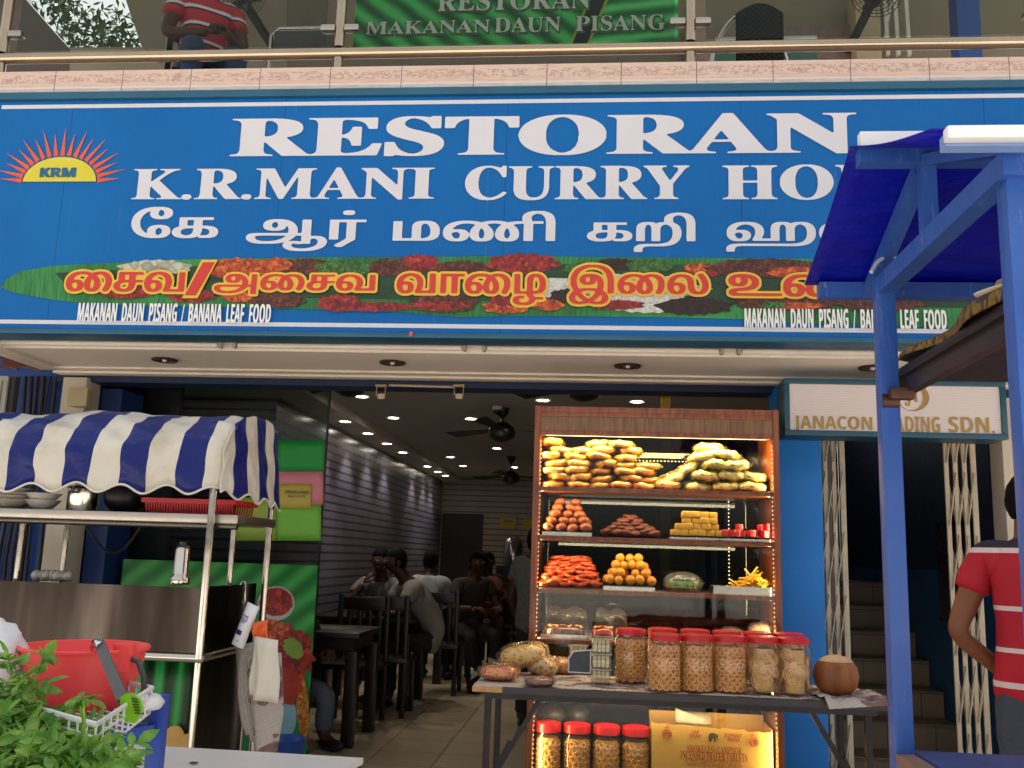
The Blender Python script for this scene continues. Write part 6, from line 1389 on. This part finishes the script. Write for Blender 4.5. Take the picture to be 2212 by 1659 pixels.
M().box(a.x+.03, b.x-.03, 5.494, 5.4995, a.z+.03, b.z-.03).ob('print', mat('poster_print', '#8a8a70', .4, var=.3, bands=[(2, .0, .18, '#a83a34'), (2, .18, .23, '#c9a23c'), (2, .28, .30, '#3c7a34')]), t)
M().box(a.x-.1, b.x+.2, 5.45, 5.84, 0.001, .5).ob('plinth', mat('poster_plinth', '#3a3a40', .6), t); M().box(a.x+.05, a.x+.1, 5.525, 5.56, .501, b.z).ob('poster_stand', mat('poster_plinth', ''), t)

# ================================================================== LEFT FOREGROUND: bucket, basket, curry leaves, blue rack, white board
rk = thing('blue_rack', 'blue painted metal rack with one upright post at the lower left', 'rack', (-1.05, 2.2, -.17))
pp = at(347, 1500, 2.30); rb = mat('blue_rack_paint', '#2343a0', .4, var=.15, vs=10, bump=.1)
M().box(pp.x-.019, pp.x+.019, 2.285, 2.315, -.165, pp.z, .003).ob('post', rb, rk)
zsf = at(330, 1575, 2.3).z
fl_ = V((-1.16, 2.03, zsf))
M().bar((pp.x-.01, 2.28, zsf), fl_, .03, .03).bar(fl_+V((.01, 0, 0)), (-2.0, 2.03, zsf), .03, .03).ob('front_rail', rb, rk)
M().bar((pp.x-.02, 2.31, zsf), (-2.0, 2.56, zsf), .02, .02).ob('back_rail', rb, rk)
M().prism([(pp.x-.03, 2.29, zsf+.024), (fl_.x, 2.03, zsf+.024), (-2.0, 2.03, zsf+.024), (-2.0, 2.56, zsf+.024)], (0, 0, .012)).ob('tray_board', mat('worn_tray', '#8a7a80', .5, var=.2, vs=8), rk)
for x, y in ((-1.95, 2.5), (-1.95, 2.06), (-1.55, 2.06)): M().box(x-.02, x+.02, y-.02, y+.02, -.165, zsf+.0235).ob('leg', rb, rk)
zt2 = zsf+.037
bk_c = at(184, 1400, 2.33); br_ = (at(310, 1395, 2.33).x-at(57, 1395, 2.33).x)/2; brim = at(184, 1393, 2.33).z
red_b = mat('bucket_red', '#ee4a4a', .38, var=.05, vs=4)
t = thing('bucket', 'red plastic bucket standing on the blue rack above the curry leaves', 'bucket', (bk_c.x, 2.33, zt2)); b = V((bk_c.x, 2.33, zt2)); bh = brim-zt2
M().lathe([(.001, .004), (br_*.72, .004), (br_*.74, 0), (br_*.76, .006), (br_*.94, bh*.86), (br_*.95, bh*.93), (br_*1.0, bh*.935), (br_*1.015, bh*.97), (br_*1.0, bh), (br_*.96, bh*.995), (br_*.93, bh*.9), (br_*.74, .012), (.001, .012)], b, 56).ob('bucket_body', red_b, t, ang=50)
ex = b+V((br_*.93, -.06, bh*.86)); M().box(ex.x-.03, ex.x+.012, ex.y-.02, ex.y+.02, ex.z-.03, ex.z+.035, .005).ob('handle_lug', red_b, t)
M().tube([ex+V((.008, 0, 0)), ex+V((.03, -.005, -.005)), ex+V((.05, -.01, -.04)), ex+V((.055, -.01, -.08)), ex+V((.03, -.01, -.115)), ex+V((-.01, .02, -.12))], .007, 10).ob('handle', mat('grey_handle', '#3c3a3a', .4), t)
# spatula hooked on the rim
t = thing('slotted_spatula', 'lime green slotted spatula with grey strap handle hooked on the bucket rim', 'spatula', at(270, 1520, 2.05))
hk0, hk1 = at(212, 1391, 2.20), at(264, 1508, 2.02)
M().tube([at(206, 1400, 2.24), at(208, 1390, 2.23), at(214, 1389, 2.205), at(219, 1398, 2.19)], .012, 10).ob('hook', mat('bright_chrome', '#d0d0d0', .15, 1), t)
M().bar(at(217, 1394, 2.195), hk1, .006, .024, V((1, -.6, 0))).ob('handle', mat('dark_grey_strap', '#4a4446', .4, var=.1), t)
sp = [(258, 1508), (272, 1498), (290, 1500), (303, 1512), (308, 1530), (300, 1550), (292, 1562), (270, 1560), (262, 1540)]
m = M().prism([at(x, y, 2.01) for x, y in sp], (0, .006, 0)); m.ob('blade', mat('lime_plastic', '#86c624', .35, var=.06), t)
m = M()
for k in range(6): a_ = at(284+k*1.5, 1508+k*6.5, 2.006); b_ = at(297+k*1.2, 1513+k*6.0-2, 2.006); m.bar(a_, b_, .002, .0045, V((0, 1, 0)))
m.ob('slots', mat('slot_dark', '#3c4a1c', .6), t)
# white wire basket
wv_ = mat('white_wire', '#dcdcdc', .35, var=.03); t = thing('wire_basket', 'white coated wire basket beside the bucket on the blue rack', 'basket', (-1.0, 2.1, zt2))
zb1 = at(328, 1486, 2.26).z; zb0 = zt2+.006; B_ = at(208, 1566, z=zb1); B_.z = 0
A = V((at(328, 1489, 2.26).x, 2.26, 0)); C_ = A+V((-.46, .32, 0))
D_ = B_+(C_-A); loop = [A, B_, D_, C_, A]
for z in (zb0, zb0+.035, zb1):
    tt = .006 if z == zb1 else .0028
    M().tube([V((p.x, p.y, z)) for p in loop], tt, 8).ob('wire_ring', wv_, t)
m = M()
for p, q, k in ((A, B_, 9), (B_, D_, 16), (D_, C_, 9), (C_, A, 16)):
    for i in range(k): r = p+(q-p)*(i/k); m.tube([(r.x, r.y, zb1), (r.x, r.y, zb0)], .0026, 6)
for i in range(1, 10): r = A+(B_-A)*(i/10); s_ = C_+(D_-C_)*(i/10); m.tube([(r.x, r.y, zb0), (s_.x, s_.y, zb0)], .0024, 6)
m.ob('wires', wv_, t)
tag(M().ell((at(302, 1575, 2.24).x, 2.26, zt2+.03), (.04, .05, .02), 14, 8, .2).ob('white_bag', mat('white_plastic', '#dddde0', .4, bump=.5, bs=14), ang=180), 'small crumpled white plastic bag lying in the wire basket', 'bag')
wb = at(14, 1430, 2.25); m = M().ell((wb.x-.05, 2.25, wb.z-.03), (.095, .10, .13), 24, 16, .16, seed=3); tag(m.ob('white_bag', mat('white_plastic', '#dddde0', .4, bump=.5, bs=14), ang=180), 'large white plastic bag at the left edge behind the curry leaves', 'bag')
# curry leaves
lf = N('curry_leaf'); f_ = lf.noise(22, None, 3); lf.col(lf.ramp(f_, [(.28, lin('#35601e')), (.48, lin('#578a30')), (.64, lin('#86a848')), (.8, lin('#b4bc68'))])); lf.set(.5, 0, .3)
tl = lf.n('BsdfTranslucent'); tl.inputs[0].default_value = (*lin('#8fb83c'), 1); mx = lf.n('MixShader'); mx.inputs[0].default_value = .25; o_ = lf.t.nodes['Material Output']; lf.l(lf.b.outputs[0], mx.inputs[1]); lf.l(tl.outputs[0], mx.inputs[2]); lf.l(mx.outputs[0], o_.inputs[0])
t = thing('curry_leaves', 'big heap of fresh green curry leaf sprigs at the lower left corner', 'herbs', (at(110, 1600, 1.95).x, 1.95, zt2))
rr = random.Random(21); m = M(); sm_ = M()
def leaflet(p, d, n_, L, w_):
    x = d.cross(n_).normalized(); nn = x.cross(d)
    pts = []; prof_ = ((0, 0), (.18, .62), (.42, 1), (.7, .72), (1, 0))
    cen = [p+d*L*s-nn*(.10*L*s*s) for s, _ in prof_]
    k = [cen[0]]+[cen[i]+x*w_*prof_[i][1]+nn*w_*.25 for i in (1, 2, 3)]+[cen[4]]+[cen[i]-x*w_*prof_[i][1]+nn*w_*.25 for i in (3, 2, 1)]+[cen[1], cen[2], cen[3]]
    m.add(k, [(0, 1, 8), (1, 2, 9, 8), (2, 3, 10, 9), (3, 4, 10), (4, 5, 10), (5, 6, 9, 10), (6, 7, 8, 9), (7, 0, 8)])
def sprig(p, d, L, n_l):
    d = V(d).normalized(); up = V((rr.gauss(0, .5), rr.gauss(-.5, .4), 1)).normalized(); sag = rr.uniform(.1, .5)*L
    cur = [p+d*L*s-V((0, 0, sag*s*s)) for s in [i/8 for i in range(9)]]; sm_.tube(cur, [.0022-.0014*i/8 for i in range(9)], 5)
    for i in range(n_l):
        s = .12+.86*i/(n_l-1); j = min(7, int(s*8)); c = cur[j]+(cur[j+1]-cur[j])*(s*8-j); tg = (cur[j+1]-cur[j]).normalized()
        side = tg.cross(up).normalized()*(1 if i % 2 else -1); ld = (tg*.55+side+V((rr.gauss(0, .18), rr.gauss(0, .18), rr.gauss(-.1, .2)))).normalized()
        leaflet(c, ld, up+V((rr.gauss(0, .3), rr.gauss(0, .3), 0)), rr.uniform(.026, .044), rr.uniform(.0055, .0088))
    leaflet(cur[-1], (cur[-1]-cur[-2]).normalized(), up, .045, .011)
for k in range(260):
    px = rr.uniform(-90, 205); top_ = 1445+max(0, px-45)*1.15 if px < 150 else 1597+max(0, px-150)*.4
    py = rr.uniform(top_+35, 1730); Y = rr.uniform(1.93, 2.06)-.24*max(0, py-1480)/200
    p = at(px-18, py, Y); sprig(p, (rr.uniform(-.6, .7), rr.uniform(-.5, .5), rr.uniform(-.6, .7)), rr.uniform(.06, .11), rr.randint(9, 13))
for px, py, dx, dz, L in ((150, 1568, 1, .12, .13), (165, 1590, 1, .1, .12), (180, 1615, 1, -.3, .11), (140, 1520, .8, .5, .06), (75, 1470, .3, 1, .07), (20, 1455, -.1, 1, .05)):
    sprig(at(px, py, 1.88), (dx, -.1, dz), L, 15)
m.ob('leaves', lf.m, t, smooth=True, ang=180, raw=True); sm_.ob('stems', mat('green_stem', '#6a8a3c', .6), t)
# white board
q = at(785, 1637, z=.70); t = thing('white_board_table', 'white topped table corner at the bottom edge in front of the cart', 'table', (q.x-.6, q.y-.5, 0))
e = at(300, 1612, z=.70)
M().prism([(q.x, q.y, .70), (e.x-.3, e.y+.03, .70), (-1.8, 2.35, .70), (q.x-.14, 2.05, .70)], (0, 0, -.018)).ob('tabletop', mat('white_laminate', '#cdc9c8', .35, var=.06, vs=4), t, smooth=False)
for x, y in ((q.x-.08, q.y-.08), (q.x-.2, 2.15), (-1.6, 2.45), (e.x-.2, e.y-.08)): M().box(x-.015, x+.015, y-.015, y+.015, -.165 if y < 3.2 else 0, .6815).ob('leg', pole_st, t)
for i, (px, py) in enumerate(((291, 1642), (418, 1650))): p = at(px, py, z=.702); tag(M().ell((p.x, p.y, .705), (.014, .007, .003), 8, 5, rot=Matrix.Rotation(.4, 3, 'Z')).ob('dried_leaf', mat('dry_leaf', '#4a2c22', .7)), 'dark dried leaf scrap on the white table, '+('left of the blue post' if i == 0 else 'right of the blue post'), 'leaf')
# blue pail behind the papers
p = at(610, 1600, 5.6); t = thing('blue_pail', 'blue plastic pail standing in front of the green banner', 'pail', (p.x, 5.6, 0)); 
M().lathe([(.001, .0), (.10, 0), (.13, .22), (.135, .23), (.125, .22), (.095, .01), (.001, .01)], (p.x, 5.6, 0.001), 28).ob('pail_body', mat('blue_plastic', '#1f4fae', .4), t)
